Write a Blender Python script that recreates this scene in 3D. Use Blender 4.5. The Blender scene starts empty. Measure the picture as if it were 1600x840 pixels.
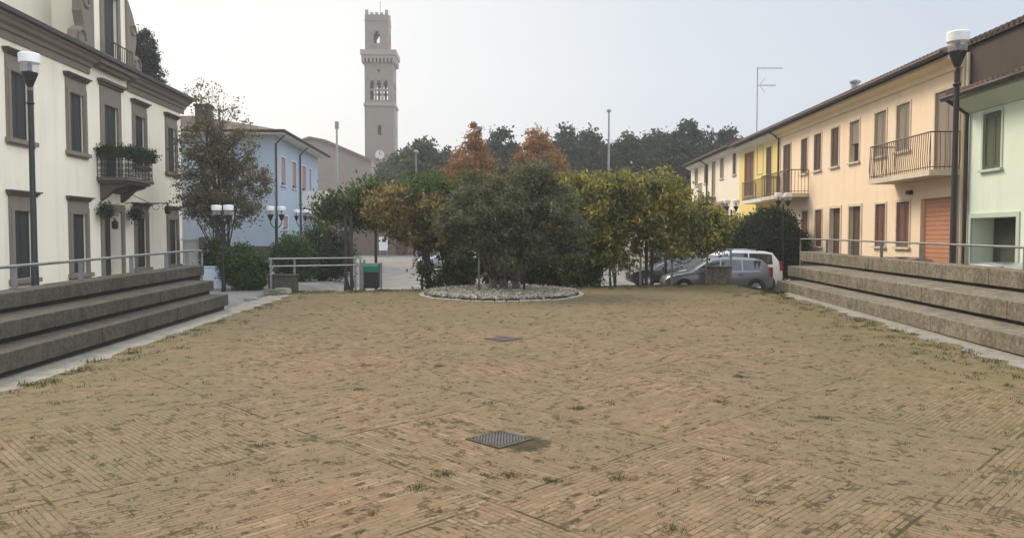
import bpy, bmesh, math, random
import numpy as np
from mathutils import Vector, Matrix

R = math.radians
random.seed(7)
rng = np.random.default_rng(11)
scene = bpy.context.scene
COL = scene.collection

# ------------------------------------------------------------------ camera
EYE = 2.3
FPX = 1200.0
PITCH = math.atan(50 / 1200)
cam = bpy.data.cameras.new('camera')
cam.sensor_width = 36.0
cam.lens = 27.0
cam.clip_start = 0.05
cam.clip_end = 3000
cam_o = bpy.data.objects.new('camera', cam)
COL.objects.link(cam_o)
cam_o.location = (0, 0, EYE)
cam_o.rotation_euler = (R(90) - PITCH, 0, 0)
scene.camera = cam_o

# ------------------------------------------------------------------ sky, sun, exposure
SUN_AZ = -52.0     # degrees from +Y towards +X
SUN_EL = 42.0
world = bpy.data.worlds.new('World')
scene.world = world
world.use_nodes = True
wn, wl = world.node_tree.nodes, world.node_tree.links
wn.clear()
out = wn.new('ShaderNodeOutputWorld')
sky = wn.new('ShaderNodeTexSky')
sky.sky_type = 'NISHITA'
sky.sun_disc = False
sky.sun_elevation = R(SUN_EL)
sky.sun_rotation = R(SUN_AZ)
sky.air_density = 1.4
sky.dust_density = 6.0
sky.ozone_density = 1.5
bg = wn.new('ShaderNodeBackground')
bg.inputs['Strength'].default_value = 0.06
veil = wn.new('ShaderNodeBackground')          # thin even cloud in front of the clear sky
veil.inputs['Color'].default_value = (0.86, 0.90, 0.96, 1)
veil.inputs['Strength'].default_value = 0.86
mixw = wn.new('ShaderNodeMixShader')
mixw.inputs[0].default_value = 0.75
wl.new(sky.outputs[0], bg.inputs['Color'])
# the cloud veil is whiter and brighter towards the hidden sun, bluer away from it
tcw = wn.new('ShaderNodeTexCoord')
dotn = wn.new('ShaderNodeVectorMath'); dotn.operation = 'DOT_PRODUCT'
dotn.inputs[1].default_value = (math.sin(R(-24)) * math.cos(R(14)), math.cos(R(-24)) * math.cos(R(14)), math.sin(R(14)))
wl.new(tcw.outputs['Generated'], dotn.inputs[0])
vr = wn.new('ShaderNodeValToRGB')
ve = vr.color_ramp.elements
ve[0].position = 0.62; ve[0].color = (0.60, 0.665, 0.75, 1)
ve[1].position = 1.0; ve[1].color = (1.0, 0.975, 0.92, 1)
e_ = ve.new(0.83); e_.color = (0.71, 0.76, 0.82, 1)
e_ = ve.new(0.955); e_.color = (0.90, 0.905, 0.895, 1)
wl.new(dotn.outputs['Value'], vr.inputs[0])
wl.new(vr.outputs[0], veil.inputs['Color'])
# like any overcast sky it is brightest overhead
sepw = wn.new('ShaderNodeSeparateXYZ'); wl.new(tcw.outputs['Generated'], sepw.inputs[0])
mr = wn.new('ShaderNodeMapRange'); mr.interpolation_type = 'SMOOTHSTEP'
for i_, v_ in ((1, 0.30), (2, 0.85), (3, 0.86), (4, 1.9)): mr.inputs[i_].default_value = v_
wl.new(sepw.outputs[2], mr.inputs[0])
# and an added bright patch of unseen sky, right and behind, lights the villa front
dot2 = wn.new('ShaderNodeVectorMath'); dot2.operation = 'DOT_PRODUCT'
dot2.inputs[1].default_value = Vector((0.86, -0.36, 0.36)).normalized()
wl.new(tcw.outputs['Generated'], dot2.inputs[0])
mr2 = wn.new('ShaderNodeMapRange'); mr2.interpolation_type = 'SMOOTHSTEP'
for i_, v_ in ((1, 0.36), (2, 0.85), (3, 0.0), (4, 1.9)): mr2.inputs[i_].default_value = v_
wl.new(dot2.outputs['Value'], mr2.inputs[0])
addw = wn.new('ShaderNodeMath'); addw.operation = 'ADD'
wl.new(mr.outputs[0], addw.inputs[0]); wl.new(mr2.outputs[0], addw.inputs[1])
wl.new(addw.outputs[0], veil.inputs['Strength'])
wl.new(bg.outputs[0], mixw.inputs[1])
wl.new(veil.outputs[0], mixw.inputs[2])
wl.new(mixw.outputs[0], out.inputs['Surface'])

sun = bpy.data.lights.new('sun', 'SUN')
sun.energy = 2.3
sun.angle = R(22)
sun.color = (1.0, 0.86, 0.68)
sun_o = bpy.data.objects.new('sun', sun)
COL.objects.link(sun_o)
sd = Vector((math.sin(R(SUN_AZ)) * math.cos(R(SUN_EL)), math.cos(R(SUN_AZ)) * math.cos(R(SUN_EL)), math.sin(R(SUN_EL))))
sun_o.rotation_euler = sd.to_track_quat('Z', 'Y').to_euler()
sun_o.location = sd * 60

scene.view_settings.view_transform = 'Standard'
scene.view_settings.look = 'None'
scene.view_settings.exposure = 0.45
scene.view_settings.gamma = 1.0
scene.render.engine = 'CYCLES'
scene.cycles.use_denoising = True
scene.cycles.max_bounces = 8
scene.cycles.diffuse_bounces = 3
scene.cycles.volume_bounces = 1
scene.cycles.transparent_max_bounces = 12

# ------------------------------------------------------------------ helpers
def PX(px, py, Y):
    """point at depth Y that stands at pixel (px, py) of the 1600x840 photograph"""
    a = (px - 800) / FPX
    b = -(py - 420) / FPX
    dy = math.cos(PITCH) + b * math.sin(PITCH)
    dz = -math.sin(PITCH) + b * math.cos(PITCH)
    t = Y / dy
    return Vector((a * t, Y, EYE + dz * t))

def PXX(px, Y):
    return (px - 800) / FPX * Y


class MB:
    def __init__(self):
        self.v, self.f, self.m = [], [], []

    def quad(self, a, b, c, d, m=0):
        n = len(self.v)
        self.v += [tuple(a), tuple(b), tuple(c), tuple(d)]
        self.f.append((n, n + 1, n + 2, n + 3))
        self.m.append(m)

    def poly(self, pts, m=0):
        n = len(self.v)
        self.v += [tuple(p) for p in pts]
        self.f.append(tuple(range(n, n + len(pts))))
        self.m.append(m)

    def box(self, x0, x1, y0, y1, z0, z1, m=0):
        self.hexa([(x0, y0, z0), (x1, y0, z0), (x1, y1, z0), (x0, y1, z0),
                   (x0, y0, z1), (x1, y0, z1), (x1, y1, z1), (x0, y1, z1)], m)

    def hexa(self, p, m=0):
        n = len(self.v)
        self.v += [tuple(q) for q in p]
        for f in ((3, 2, 1, 0), (4, 5, 6, 7), (0, 1, 5, 4), (1, 2, 6, 5), (2, 3, 7, 6), (3, 0, 4, 7)):
            self.f.append(tuple(n + i for i in f))
            self.m.append(m)

    def prism(self, pts, axis, a, b, m=0):
        """extrude 2-D outline along axis ('x','y','z') between a and b"""
        def P(q, t):
            if axis == 'x': return (t, q[0], q[1])
            if axis == 'y': return (q[0], t, q[1])
            return (q[0], q[1], t)
        n = len(self.v); k = len(pts)
        self.v += [P(q, a) for q in pts] + [P(q, b) for q in pts]
        self.f.append(tuple(n + i for i in range(k))); self.m.append(m)
        self.f.append(tuple(n + k + i for i in reversed(range(k)))); self.m.append(m)
        for i in range(k):
            j = (i + 1) % k
            self.f.append((n + i, n + k + i, n + k + j, n + j)); self.m.append(m)

    def tube(self, pts, rad, n=8, m=0, cap=True):
        pts = [Vector(p) for p in pts]
        if not isinstance(rad, (list, tuple)):
            rad = [rad] * len(pts)
        rings = []
        for i, p in enumerate(pts):
            d = (pts[min(i + 1, len(pts) - 1)] - pts[max(i - 1, 0)])
            if d.length < 1e-9: d = Vector((0, 0, 1))
            d.normalize()
            up = Vector((0, 0, 1)) if abs(d.z) < 0.95 else Vector((1, 0, 0))
            s = d.cross(up).normalized(); t = d.cross(s)
            base = len(self.v)
            for k in range(n):
                a = 2 * math.pi * k / n
                self.v.append(tuple(p + (s * math.cos(a) + t * math.sin(a)) * rad[i]))
            rings.append(base)
        for i in range(len(rings) - 1):
            for k in range(n):
                j = (k + 1) % n
                self.f.append((rings[i] + k, rings[i] + j, rings[i + 1] + j, rings[i + 1] + k)); self.m.append(m)
        if cap:
            self.f.append(tuple(rings[0] + k for k in reversed(range(n)))); self.m.append(m)
            self.f.append(tuple(rings[-1] + k for k in range(n))); self.m.append(m)

    def lathe(self, prof, c=(0, 0, 0), n=16, m=0):
        """prof: list of (r, z) going up"""
        rings = []
        for r, z in prof:
            base = len(self.v)
            for k in range(n):
                a = 2 * math.pi * k / n
                self.v.append((c[0] + r * math.cos(a), c[1] + r * math.sin(a), c[2] + z))
            rings.append(base)
        for i in range(len(rings) - 1):
            for k in range(n):
                j = (k + 1) % n
                self.f.append((rings[i] + k, rings[i] + j, rings[i + 1] + j, rings[i + 1] + k)); self.m.append(m)
        if prof[0][0] > 1e-4:
            self.f.append(tuple(rings[0] + k for k in reversed(range(n)))); self.m.append(m)
        if prof[-1][0] > 1e-4:
            self.f.append(tuple(rings[-1] + k for k in range(n))); self.m.append(m)

    def build(self, name, mats, parent=None, smooth=False, bevel=0.0, local=True, auto=None):
        me = bpy.data.meshes.new(name)
        vs = self.v
        o = bpy.data.objects.new(name, me)
        if parent is not None and not local:
            M = parent_matrix(parent).inverted()
            vs = [tuple(M @ Vector(v)) for v in vs]
        me.from_pydata(vs, [], self.f)
        if not isinstance(mats, (list, tuple)): mats = [mats]
        for q in mats: me.materials.append(q)
        me.polygons.foreach_set('material_index', self.m)
        if smooth:
            me.polygons.foreach_set('use_smooth', [True] * len(me.polygons))
            if auto: me.set_sharp_from_angle(angle=R(auto))
        me.update()
        COL.objects.link(o)
        if parent is not None: o.parent = parent
        if bevel:
            b = o.modifiers.new('bevel', 'BEVEL'); b.width = bevel; b.segments = 2; b.limit_method = 'ANGLE'
        return o


def parent_matrix(p):
    M = Matrix.Identity(4)
    while p is not None:
        M = (Matrix.Translation(p.location) @ p.rotation_euler.to_matrix().to_4x4()) @ M
        p = p.parent
    return M


def tag(o, label, cat=None, group=None, kind=None):
    if label: o['label'] = label
    if cat: o['category'] = cat
    if group: o['group'] = group
    if kind: o['kind'] = kind
    return o


def thing(name, label, cat, loc=(0, 0, 0), rz=0.0, group=None):
    o = bpy.data.objects.new(name, None)
    o.empty_display_size = 0.2
    COL.objects.link(o)
    o.location = loc
    o.rotation_euler = (0, 0, rz)
    return tag(o, label, cat, group)


def copy_tree(o, parent=None):
    c = o.copy()
    COL.objects.link(c)
    c.parent = parent
    for ch in [q for q in scene.objects if q.parent == o]:
        copy_tree(ch, c)
    return c


def structure(o):
    o['kind'] = 'structure'
    return o

# ------------------------------------------------------------------ materials
def nodes_of(name):
    m = bpy.data.materials.new(name)
    m.use_nodes = True
    nt = m.node_tree
    return m, nt, nt.nodes['Principled BSDF']


def N(nt, typ, **kw):
    n = nt.nodes.new(typ)
    for k, v in kw.items():
        if k in n.inputs: n.inputs[k].default_value = v
        else: setattr(n, k, v)
    return n


def coords(nt, scale=(1, 1, 1), rot=(0, 0, 0)):
    tc = nt.nodes.new('ShaderNodeTexCoord')
    mp = nt.nodes.new('ShaderNodeMapping')
    mp.inputs['Scale'].default_value = scale
    mp.inputs['Rotation'].default_value = rot
    nt.links.new(tc.outputs['Object'], mp.inputs['Vector'])
    return mp.outputs[0]


def ramp(nt, fac, stops, interp='LINEAR'):
    r = nt.nodes.new('ShaderNodeValToRGB')
    r.color_ramp.interpolation = interp
    el = r.color_ramp.elements
    while len(el) < len(stops): el.new(0.5)
    for e, (p, c) in zip(el, stops):
        e.position = p
        e.color = (*c, 1) if len(c) == 3 else c
    nt.links.new(fac, r.inputs[0])
    return r.outputs[0]


def mixc(nt, fac, a, b, mode='MIX'):
    n = nt.nodes.new('ShaderNodeMix')
    n.data_type = 'RGBA'
    n.blend_type = mode
    for sock, val in ((n.inputs[0], fac), (n.inputs[6], a), (n.inputs[7], b)):
        if hasattr(val, 'links'): nt.links.new(val, sock)
        elif isinstance(val, (int, float)): sock.default_value = val
        else: sock.default_value = (*val, 1) if len(val) == 3 else val
    return n.outputs[2]


def math_n(nt, op, a, b=None):
    n = nt.nodes.new('ShaderNodeMath')
    n.operation = op
    for i, val in enumerate((a, b)):
        if val is None: continue
        if hasattr(val, 'links'): nt.links.new(val, n.inputs[i])
        else: n.inputs[i].default_value = val
    return n.outputs[0]


def noise(nt, vec, scale, detail=4, rough=0.55):
    n = N(nt, 'ShaderNodeTexNoise', Scale=scale, Detail=detail, Roughness=rough)
    if vec is not None: nt.links.new(vec, n.inputs['Vector'])
    return n.outputs['Fac']


def bump(nt, bsdf, h, strength=0.3, dist=0.02):
    b = N(nt, 'ShaderNodeBump', Strength=strength, Distance=dist)
    nt.links.new(h, b.inputs['Height'])
    nt.links.new(b.outputs[0], bsdf.inputs['Normal'])


def plain(name, col, rough=0.6, metal=0.0, vary=0.12, scale=3.0, spec=0.5, bumps=0.0):
    m, nt, b = nodes_of(name)
    f = noise(nt, coords(nt), scale)
    lo = tuple(c * (1 - vary) for c in col); hi = tuple(min(1, c * (1 + vary)) for c in col)
    nt.links.new(ramp(nt, f, [(0.3, lo), (0.7, hi)]), b.inputs['Base Color'])
    b.inputs['Roughness'].default_value = rough
    b.inputs['Metallic'].default_value = metal
    b.inputs['Specular IOR Level'].default_value = spec
    if bumps: bump(nt, b, noise(nt, coords(nt), scale * 12), bumps)
    return m


def plaster(name, col, stain=(0.5, 0.47, 0.42), amount=0.25):
    m, nt, b = nodes_of(name)
    v = coords(nt)
    big = noise(nt, v, 0.55, 6, 0.6)
    streak = noise(nt, coords(nt, (2.2, 2.2, 0.22)), 1.0, 5, 0.6)
    c1 = mixc(nt, ramp(nt, big, [(0.35, (0, 0, 0)), (0.75, (1, 1, 1))]), tuple(c * 0.93 for c in col), col)
    s = math_n(nt, 'MULTIPLY', ramp(nt, streak, [(0.52, (0, 0, 0)), (0.78, (1, 1, 1))]), amount)
    c2 = mixc(nt, s, c1, tuple(a * b_ for a, b_ in zip(col, stain)))
    nt.links.new(c2, b.inputs['Base Color'])
    b.inputs['Roughness'].default_value = 0.9
    b.inputs['Specular IOR Level'].default_value = 0.2
    bump(nt, b, noise(nt, v, 45, 3), 0.12, 0.01)
    return m


def concrete(name, col, dark, speck=0.5):
    m, nt, b = nodes_of(name)
    v = coords(nt)
    fine = noise(nt, v, 13, 6, 0.75)
    med = noise(nt, v, 2.2, 6, 0.65)
    drip = noise(nt, coords(nt, (3, 3, 1.3)), 1.3, 6, 0.7)
    c = mixc(nt, ramp(nt, fine, [(0.34, (0, 0, 0)), (0.62, (1, 1, 1))]), tuple(x * (1 - speck) for x in col), col)
    c = mixc(nt, math_n(nt, 'MULTIPLY', ramp(nt, drip, [(0.42, (0, 0, 0)), (0.68, (1, 1, 1))]), 0.75), c, dark)
    c = mixc(nt, math_n(nt, 'MULTIPLY', ramp(nt, med, [(0.5, (0, 0, 0)), (0.75, (1, 1, 1))]), 0.45), c, tuple(x * 1.15 for x in col))
    nt.links.new(c, b.inputs['Base Color'])
    b.inputs['Roughness'].default_value = 0.95
    b.inputs['Specular IOR Level'].default_value = 0.15
    bump(nt, b, fine, 0.55, 0.012)
    return m


def boards(name, col, freq=8.0, axis='X', rough=0.6, depth=0.5):
    m, nt, b = nodes_of(name)
    w = N(nt, 'ShaderNodeTexWave', Scale=freq / 6.2832 * 3.1416, Distortion=0.0)
    w.wave_type = 'BANDS'; w.bands_direction = axis; w.wave_profile = 'SAW'
    nt.links.new(coords(nt), w.inputs['Vector'])
    nz = noise(nt, coords(nt), 4)
    c = mixc(nt, ramp(nt, w.outputs['Fac'], [(0.0, (1, 1, 1)), (0.12, (0, 0, 0))]), col, tuple(x * (1 - depth) for x in col))
    c = mixc(nt, math_n(nt, 'MULTIPLY', nz, 0.35), c, tuple(x * 0.6 for x in col))
    nt.links.new(c, b.inputs['Base Color'])
    b.inputs['Roughness'].default_value = rough
    bump(nt, b, w.outputs['Fac'], 0.35, 0.02)
    return m


def tiles(name, col):
    m, nt, b = nodes_of(name)
    w = N(nt, 'ShaderNodeTexWave', Scale=1.55)
    w.bands_direction = 'X'
    nt.links.new(coords(nt), w.inputs['Vector'])
    nz = noise(nt, coords(nt), 1.8, 6)
    nz2 = noise(nt, coords(nt), 14, 3)
    c = mixc(nt, ramp(nt, nz, [(0.3, (0, 0, 0)), (0.7, (1, 1, 1))]), tuple(x * 0.6 for x in col), col)
    c = mixc(nt, math_n(nt, 'MULTIPLY', nz2, 0.6), c, (0.09, 0.075, 0.06))
    nt.links.new(c, b.inputs['Base Color'])
    b.inputs['Roughness'].default_value = 0.9
    bump(nt, b, w.outputs['Fac'], 0.8, 0.06)
    return m


def brickwall(name, c1, c2, mortar, w=0.25, h=0.07):
    m, nt, b = nodes_of(name)
    v = coords(nt, rot=(R(90), 0, 0))
    t = N(nt, 'ShaderNodeTexBrick', Scale=1.0)
    t.inputs['Color1'].default_value = (*c1, 1); t.inputs['Color2'].default_value = (*c2, 1)
    t.inputs['Mortar'].default_value = (*mortar, 1)
    t.inputs['Brick Width'].default_value = w; t.inputs['Row Height'].default_value = h
    t.inputs['Mortar Size'].default_value = 0.008
    nt.links.new(v, t.inputs['Vector'])
    nz = noise(nt, coords(nt), 0.6, 6)
    c = mixc(nt, math_n(nt, 'MULTIPLY', nz, 0.5), t.outputs['Color'], tuple(x * 0.6 for x in c1))
    nt.links.new(c, b.inputs['Base Color'])
    b.inputs['Roughness'].default_value = 0.95
    return m


def leafmat(name, stops, nscale=1.2, nmix=0.5, trans=0.35):
    """colour differs from leaf to leaf and from clump to clump"""
    m, nt, b = nodes_of(name)
    g = nt.nodes.new('ShaderNodeNewGeometry')
    nz = ramp(nt, noise(nt, coords(nt), nscale, 3), [(0.32, (0, 0, 0)), (0.68, (1, 1, 1))])
    f = math_n(nt, 'ADD', math_n(nt, 'MULTIPLY', g.outputs['Random Per Island'], 1 - nmix), math_n(nt, 'MULTIPLY', nz, nmix))
    c = ramp(nt, f, stops)
    nt.links.new(c, b.inputs['Base Color'])
    b.inputs['Roughness'].default_value = 0.65
    b.inputs['Specular IOR Level'].default_value = 0.25
    tr = nt.nodes.new('ShaderNodeBsdfTranslucent')
    nt.links.new(c, tr.inputs['Color'])
    mx = nt.nodes.new('ShaderNodeMixShader')
    mx.inputs[0].default_value = trans
    nt.links.new(b.outputs[0], mx.inputs[1]); nt.links.new(tr.outputs[0], mx.inputs[2])
    nt.links.new(mx.outputs[0], nt.nodes['Material Output'].inputs['Surface'])
    return m


def paving():
    """bricks on edge: square panels on the diagonal, the courses turned from panel to panel"""
    m, nt, b = nodes_of('brick_paving')
    L = nt.links
    tc = nt.nodes.new('ShaderNodeTexCoord')
    mp = nt.nodes.new('ShaderNodeMapping')
    mp.vector_type = 'POINT'
    mp.inputs['Location'].default_value = (0, 0, 0)
    mp.inputs['Rotation'].default_value = (0, 0, R(45))
    sub = nt.nodes.new('ShaderNodeVectorMath'); sub.operation = 'SUBTRACT'
    sub.inputs[1].default_value = (-0.13, 8.2, 0)
    L.new(tc.outputs['Object'], sub.inputs[0])
    # slow wander so that no course is dead straight
    wn_ = N(nt, 'ShaderNodeTexNoise', Scale=0.9, Detail=2.0)
    L.new(tc.outputs['Object'], wn_.inputs['Vector'])
    wv = nt.nodes.new('ShaderNodeVectorMath'); wv.operation = 'MULTIPLY_ADD'
    wv.inputs[1].default_value = (0.06, 0.06, 0)
    L.new(wn_.outputs['Color'], wv.inputs[0]); L.new(sub.outputs[0], wv.inputs[2])
    L.new(wv.outputs[0], mp.inputs['Vector'])
    uv = mp.outputs[0]
    S = 2.62
    half = nt.nodes.new('ShaderNodeVectorMath'); half.operation = 'ADD'
    half.inputs[1].default_value = (S / 2, S / 2, 0)
    L.new(uv, half.inputs[0])
    chk = N(nt, 'ShaderNodeTexChecker', Scale=1 / S)
    chk.inputs['Color1'].default_value = (0, 0, 0, 1); chk.inputs['Color2'].default_value = (1, 1, 1, 1)
    L.new(half.outputs[0], chk.inputs['Vector'])
    rot = nt.nodes.new('ShaderNodeMapping'); rot.inputs['Rotation'].default_value = (0, 0, R(90))
    L.new(uv, rot.inputs['Vector'])
    fields = []
    for vec in (uv, rot.outputs[0]):
        t = N(nt, 'ShaderNodeTexBrick', Scale=1.0)
        t.inputs['Color1'].default_value = (0.0, 0.0, 0.0, 1); t.inputs['Color2'].default_value = (1, 1, 1, 1)
        t.inputs['Mortar'].default_value = (0.5, 0.5, 0.5, 1)
        t.inputs['Brick Width'].default_value = 0.2382; t.inputs['Row Height'].default_value = 0.05955
        t.inputs['Mortar Size'].default_value = 0.0062; t.inputs['Mortar Smooth'].default_value = 0.35
        t.offset = 0.5
        L.new(vec, t.inputs['Vector'])
        fields.append((t.outputs['Color'], t.outputs['Fac']))
    tone = mixc(nt, chk.outputs['Fac'], fields[0][0], fields[1][0])
    joint = mixc(nt, chk.outputs['Fac'], fields[0][1], fields[1][1])
    # panel borders
    sep = nt.nodes.new('ShaderNodeSeparateXYZ'); L.new(half.outputs[0], sep.inputs[0])
    edges = []
    for ax in (0, 1):
        fr = math_n(nt, 'FRACT', math_n(nt, 'DIVIDE', sep.outputs[ax], S))
        d = math_n(nt, 'ABSOLUTE', math_n(nt, 'SUBTRACT', fr, 0.5))
        edges.append(math_n(nt, 'GREATER_THAN', d, 0.5 - 0.006))
    edge = math_n(nt, 'MAXIMUM', edges[0], edges[1])
    v = tc.outputs['Object']
    n_big = noise(nt, v, 0.35, 6, 0.6)
    n_med = noise(nt, v, 1.7, 5, 0.65)
    n_fine = noise(nt, v, 38, 4, 0.7)
    n_moss = noise(nt, v, 4.5, 5, 0.7)
    n_pit = noise(nt, v, 11, 3, 0.6)
    brick = ramp(nt, tone, [(0.0, (0.15, 0.098, 0.057)), (0.35, (0.215, 0.142, 0.083)), (0.75, (0.265, 0.177, 0.104)), (1.0, (0.36, 0.26, 0.16))])
    brick = mixc(nt, ramp(nt, n_med, [(0.3, (0, 0, 0)), (0.7, (0.85, 0.85, 0.85))]), brick, (0.255, 0.168, 0.099))
    brick = mixc(nt, math_n(nt, 'MULTIPLY', ramp(nt, n_big, [(0.40, (0, 0, 0)), (0.60, (1, 1, 1))]), 0.75), brick, (0.182, 0.145, 0.086))
    brick = mixc(nt, math_n(nt, 'MULTIPLY', n_fine, 0.35), brick, (0.12, 0.085, 0.05))
    # joints open up in patches
    opened = ramp(nt, n_moss, [(0.40, (0, 0, 0)), (0.62, (1, 1, 1))])
    jf = math_n(nt, 'MULTIPLY', joint, math_n(nt, 'ADD', math_n(nt, 'MULTIPLY', opened, 0.85), 0.05))
    jcol = mixc(nt, n_pit, (0.04, 0.028, 0.015), (0.055, 0.055, 0.02))
    c = mixc(nt, jf, brick, jcol)
    ef = math_n(nt, 'MULTIPLY', edge, ramp(nt, noise(nt, v, 2.3, 5, 0.7), [(0.45, (0.06, 0.06, 0.06)), (0.57, (1, 1, 1))]))
    c = mixc(nt, ef, c, (0.055, 0.045, 0.022))
    # mossy dashes along missing joints and worn bricks
    clus = ramp(nt, noise(nt, v, 0.8, 3, 0.6), [(0.3, (0, 0, 0)), (0.75, (1, 1, 1))])
    pv_ = math_n(nt, 'ADD', noise(nt, v, 6.5, 5, 0.72), math_n(nt, 'MULTIPLY', clus, 0.07))
    pit = ramp(nt, pv_, [(0.612, (0, 0, 0)), (0.66, (1, 1, 1))])
    dust = ramp(nt, noise(nt, v, 15, 6, 0.8), [(0.38, (1, 1, 1)), (0.56, (0, 0, 0))])
    c = mixc(nt, math_n(nt, 'MULTIPLY', dust, 0.40), c, (0.11, 0.08, 0.044))
    c = mixc(nt, math_n(nt, 'MULTIPLY', pit, 0.6), c, jcol)
    lost = math_n(nt, 'MULTIPLY', ramp(nt, tone, [(0.10, (1, 1, 1)), (0.13, (0, 0, 0))]), ramp(nt, noise(nt, v, 11.0, 3, 0.6), [(0.52, (0, 0, 0)), (0.57, (1, 1, 1))]))
    c = mixc(nt, math_n(nt, 'MULTIPLY', lost, 0.9), c, jcol)
    # greener towards the far end and along the two sides, where it is less walked on
    sepo = nt.nodes.new('ShaderNodeSeparateXYZ'); L.new(v, sepo.inputs[0])
    far = nt.nodes.new('ShaderNodeMapRange'); far.inputs[1].default_value = 15; far.inputs[2].default_value = 26
    L.new(sepo.outputs[1], far.inputs[0])
    side = nt.nodes.new('ShaderNodeMapRange'); side.inputs[1].default_value = 3.6; side.inputs[2].default_value = 7.6
    L.new(math_n(nt, 'ABSOLUTE', sepo.outputs[0]), side.inputs[0])
    w = math_n(nt, 'MAXIMUM', math_n(nt, 'MULTIPLY', far.outputs[0], 0.8), math_n(nt, 'MULTIPLY', side.outputs[0], 0.8))
    g = math_n(nt, 'MULTIPLY', w, ramp(nt, noise(nt, v, 1.1, 6, 0.7), [(0.38, (0.05, 0.05, 0.05)), (0.66, (1, 1, 1))]))
    c = mixc(nt, g, c, (0.148, 0.128, 0.056))
    # mud washed out around the nearer drain
    dv = nt.nodes.new('ShaderNodeVectorMath'); dv.operation = 'DISTANCE'
    dv.inputs[1].default_value = (0.14, 8.06, 0.116)
    L.new(v, dv.inputs[0])
    mud = math_n(nt, 'SUBTRACT', dv.outputs['Value'], math_n(nt, 'MULTIPLY', noise(nt, v, 5.0, 6, 0.8), 0.55))
    c = mixc(nt, ramp(nt, mud, [(-0.0, (.85, .85, .85)), (0.05, (0, 0, 0))]), c, (0.05, 0.042, 0.022))
    L.new(c, b.inputs['Base Color'])
    b.inputs['Roughness'].default_value = 0.95
    b.inputs['Specular IOR Level'].default_value = 0.12
    h = math_n(nt, 'SUBTRACT', math_n(nt, 'MULTIPLY', n_fine, 0.35), math_n(nt, 'MAXIMUM', jf, math_n(nt, 'MAXIMUM', ef, math_n(nt, 'MAXIMUM', pit, lost))))
    bump(nt, b, h, 0.7, 0.02)
    return m


M = {}
M['paving'] = paving()
M['asphalt'] = plain('street_paving', (0.205, 0.19, 0.17), 0.9, vary=0.2, scale=0.8, spec=0.2, bumps=0.2)
M['gutter'] = concrete('gutter_concrete', (0.32, 0.29, 0.235), (0.14, 0.125, 0.085), 0.3)
M['bench'] = concrete('bench_concrete', (0.29, 0.25, 0.185), (0.085, 0.068, 0.045), 0.68)
M['bench_dark'] = concrete('bench_concrete_shaded', (0.115, 0.10, 0.075), (0.045, 0.038, 0.028), 0.55)  # darker copy of the bench concrete, the left side's shade put into the colour
M['plinth'] = plain('plinth_concrete_shaded', (0.035, 0.03, 0.025), 0.95)  # near black: the shade under the slab overhang is in this colour
M['steel'] = plain('galvanised_steel', (0.27, 0.27, 0.262), 0.5, 0.65, 0.15, 5)
M['iron'] = plain('black_iron', (0.018, 0.017, 0.017), 0.5, 0.2, 0.3, 6)
M['darkpost'] = plain('dark_post_paint', (0.045, 0.035, 0.03), 0.55, 0.2, 0.2, 6)
M['villa'] = plaster('villa_plaster', (0.85, 0.765, 0.60), amount=0.3)
M['attic'] = plaster('attic_plaster', (0.70, 0.63, 0.49), amount=0.15)
M['trim'] = plaster('grey_stone_trim', (0.21, 0.175, 0.135), amount=0.3)
M['trim_dark'] = plaster('dark_stone_trim', (0.11, 0.092, 0.073), amount=0.3)
M['shut_dark'] = boards('dark_shutter', (0.022, 0.024, 0.024), 14)
M['door_dark'] = boards('dark_door', (0.02, 0.02, 0.02), 5)
M['peach'] = plaster('peach_plaster', (0.89, 0.69, 0.485), amount=0.3)
M['peach_light'] = plaster('peach_soffit', (0.78, 0.64, 0.42), amount=0.1)
M['yellow'] = plaster('yellow_plaster', (0.84, 0.64, 0.22), amount=0.2)
M['white'] = plaster('white_plaster', (0.86, 0.78, 0.64), amount=0.2)
M['mint'] = plaster('mint_plaster', (0.72, 0.79, 0.64), amount=0.15)
M['mint_dark'] = plaster('mint_trim', (0.52, 0.58, 0.45), amount=0.15)
M['brownwall'] = plaster('unpainted_render', (0.085, 0.068, 0.056), amount=0.6)
M['blue'] = plaster('blue_plaster', (0.35, 0.41, 0.475), amount=0.15)
M['bluewhite'] = plaster('blue_white_plaster', (0.58, 0.64, 0.72), amount=0.15)
M['offwhite'] = plaster('offwhite_plaster', (0.72, 0.70, 0.64), amount=0.2)
M['tile'] = tiles('clay_tiles', (0.33, 0.16, 0.095))
M['tile_dark'] = tiles('dark_tiles', (0.10, 0.07, 0.055))
M['gutter_dark'] = plain('dark_gutter', (0.04, 0.03, 0.026), 0.5, 0.3)
M['pipe_cream'] = plain('cream_pipe', (0.6, 0.5, 0.36), 0.5)
M['shut_brown'] = boards('brown_shutter', (0.105, 0.06, 0.04), 9, 'Z')
M['shut_grey'] = boards('grey_shutter', (0.30, 0.235, 0.18), 9, 'Z')
M['shut_red'] = boards('red_brown_shutter', (0.19, 0.085, 0.055), 9, 'Z')
M['shut_green'] = boards('green_shutter', (0.085, 0.10, 0.055), 5, 'X')
M['garage_shade'] = boards('shaded_garage_inside', (0.055, 0.062, 0.038), 5, 'X')
M['shut_salmon'] = boards('salmon_blind', (0.42, 0.22, 0.17), 12, 'Z')
M['pane'] = plain('window_dark', (0.02, 0.021, 0.024), 0.12, 0, 0.1)
M['roller'] = boards('salmon_roller', (0.58, 0.27, 0.15), 7.5, 'Z', depth=0.25)
M['frame_cream'] = plain('cream_frame', (0.62, 0.52, 0.38), 0.8)
M['frame_brown'] = plain('brown_frame', (0.10, 0.07, 0.05), 0.7)
M['sill'] = plain('pale_sill', (0.55, 0.50, 0.42), 0.85)
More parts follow.
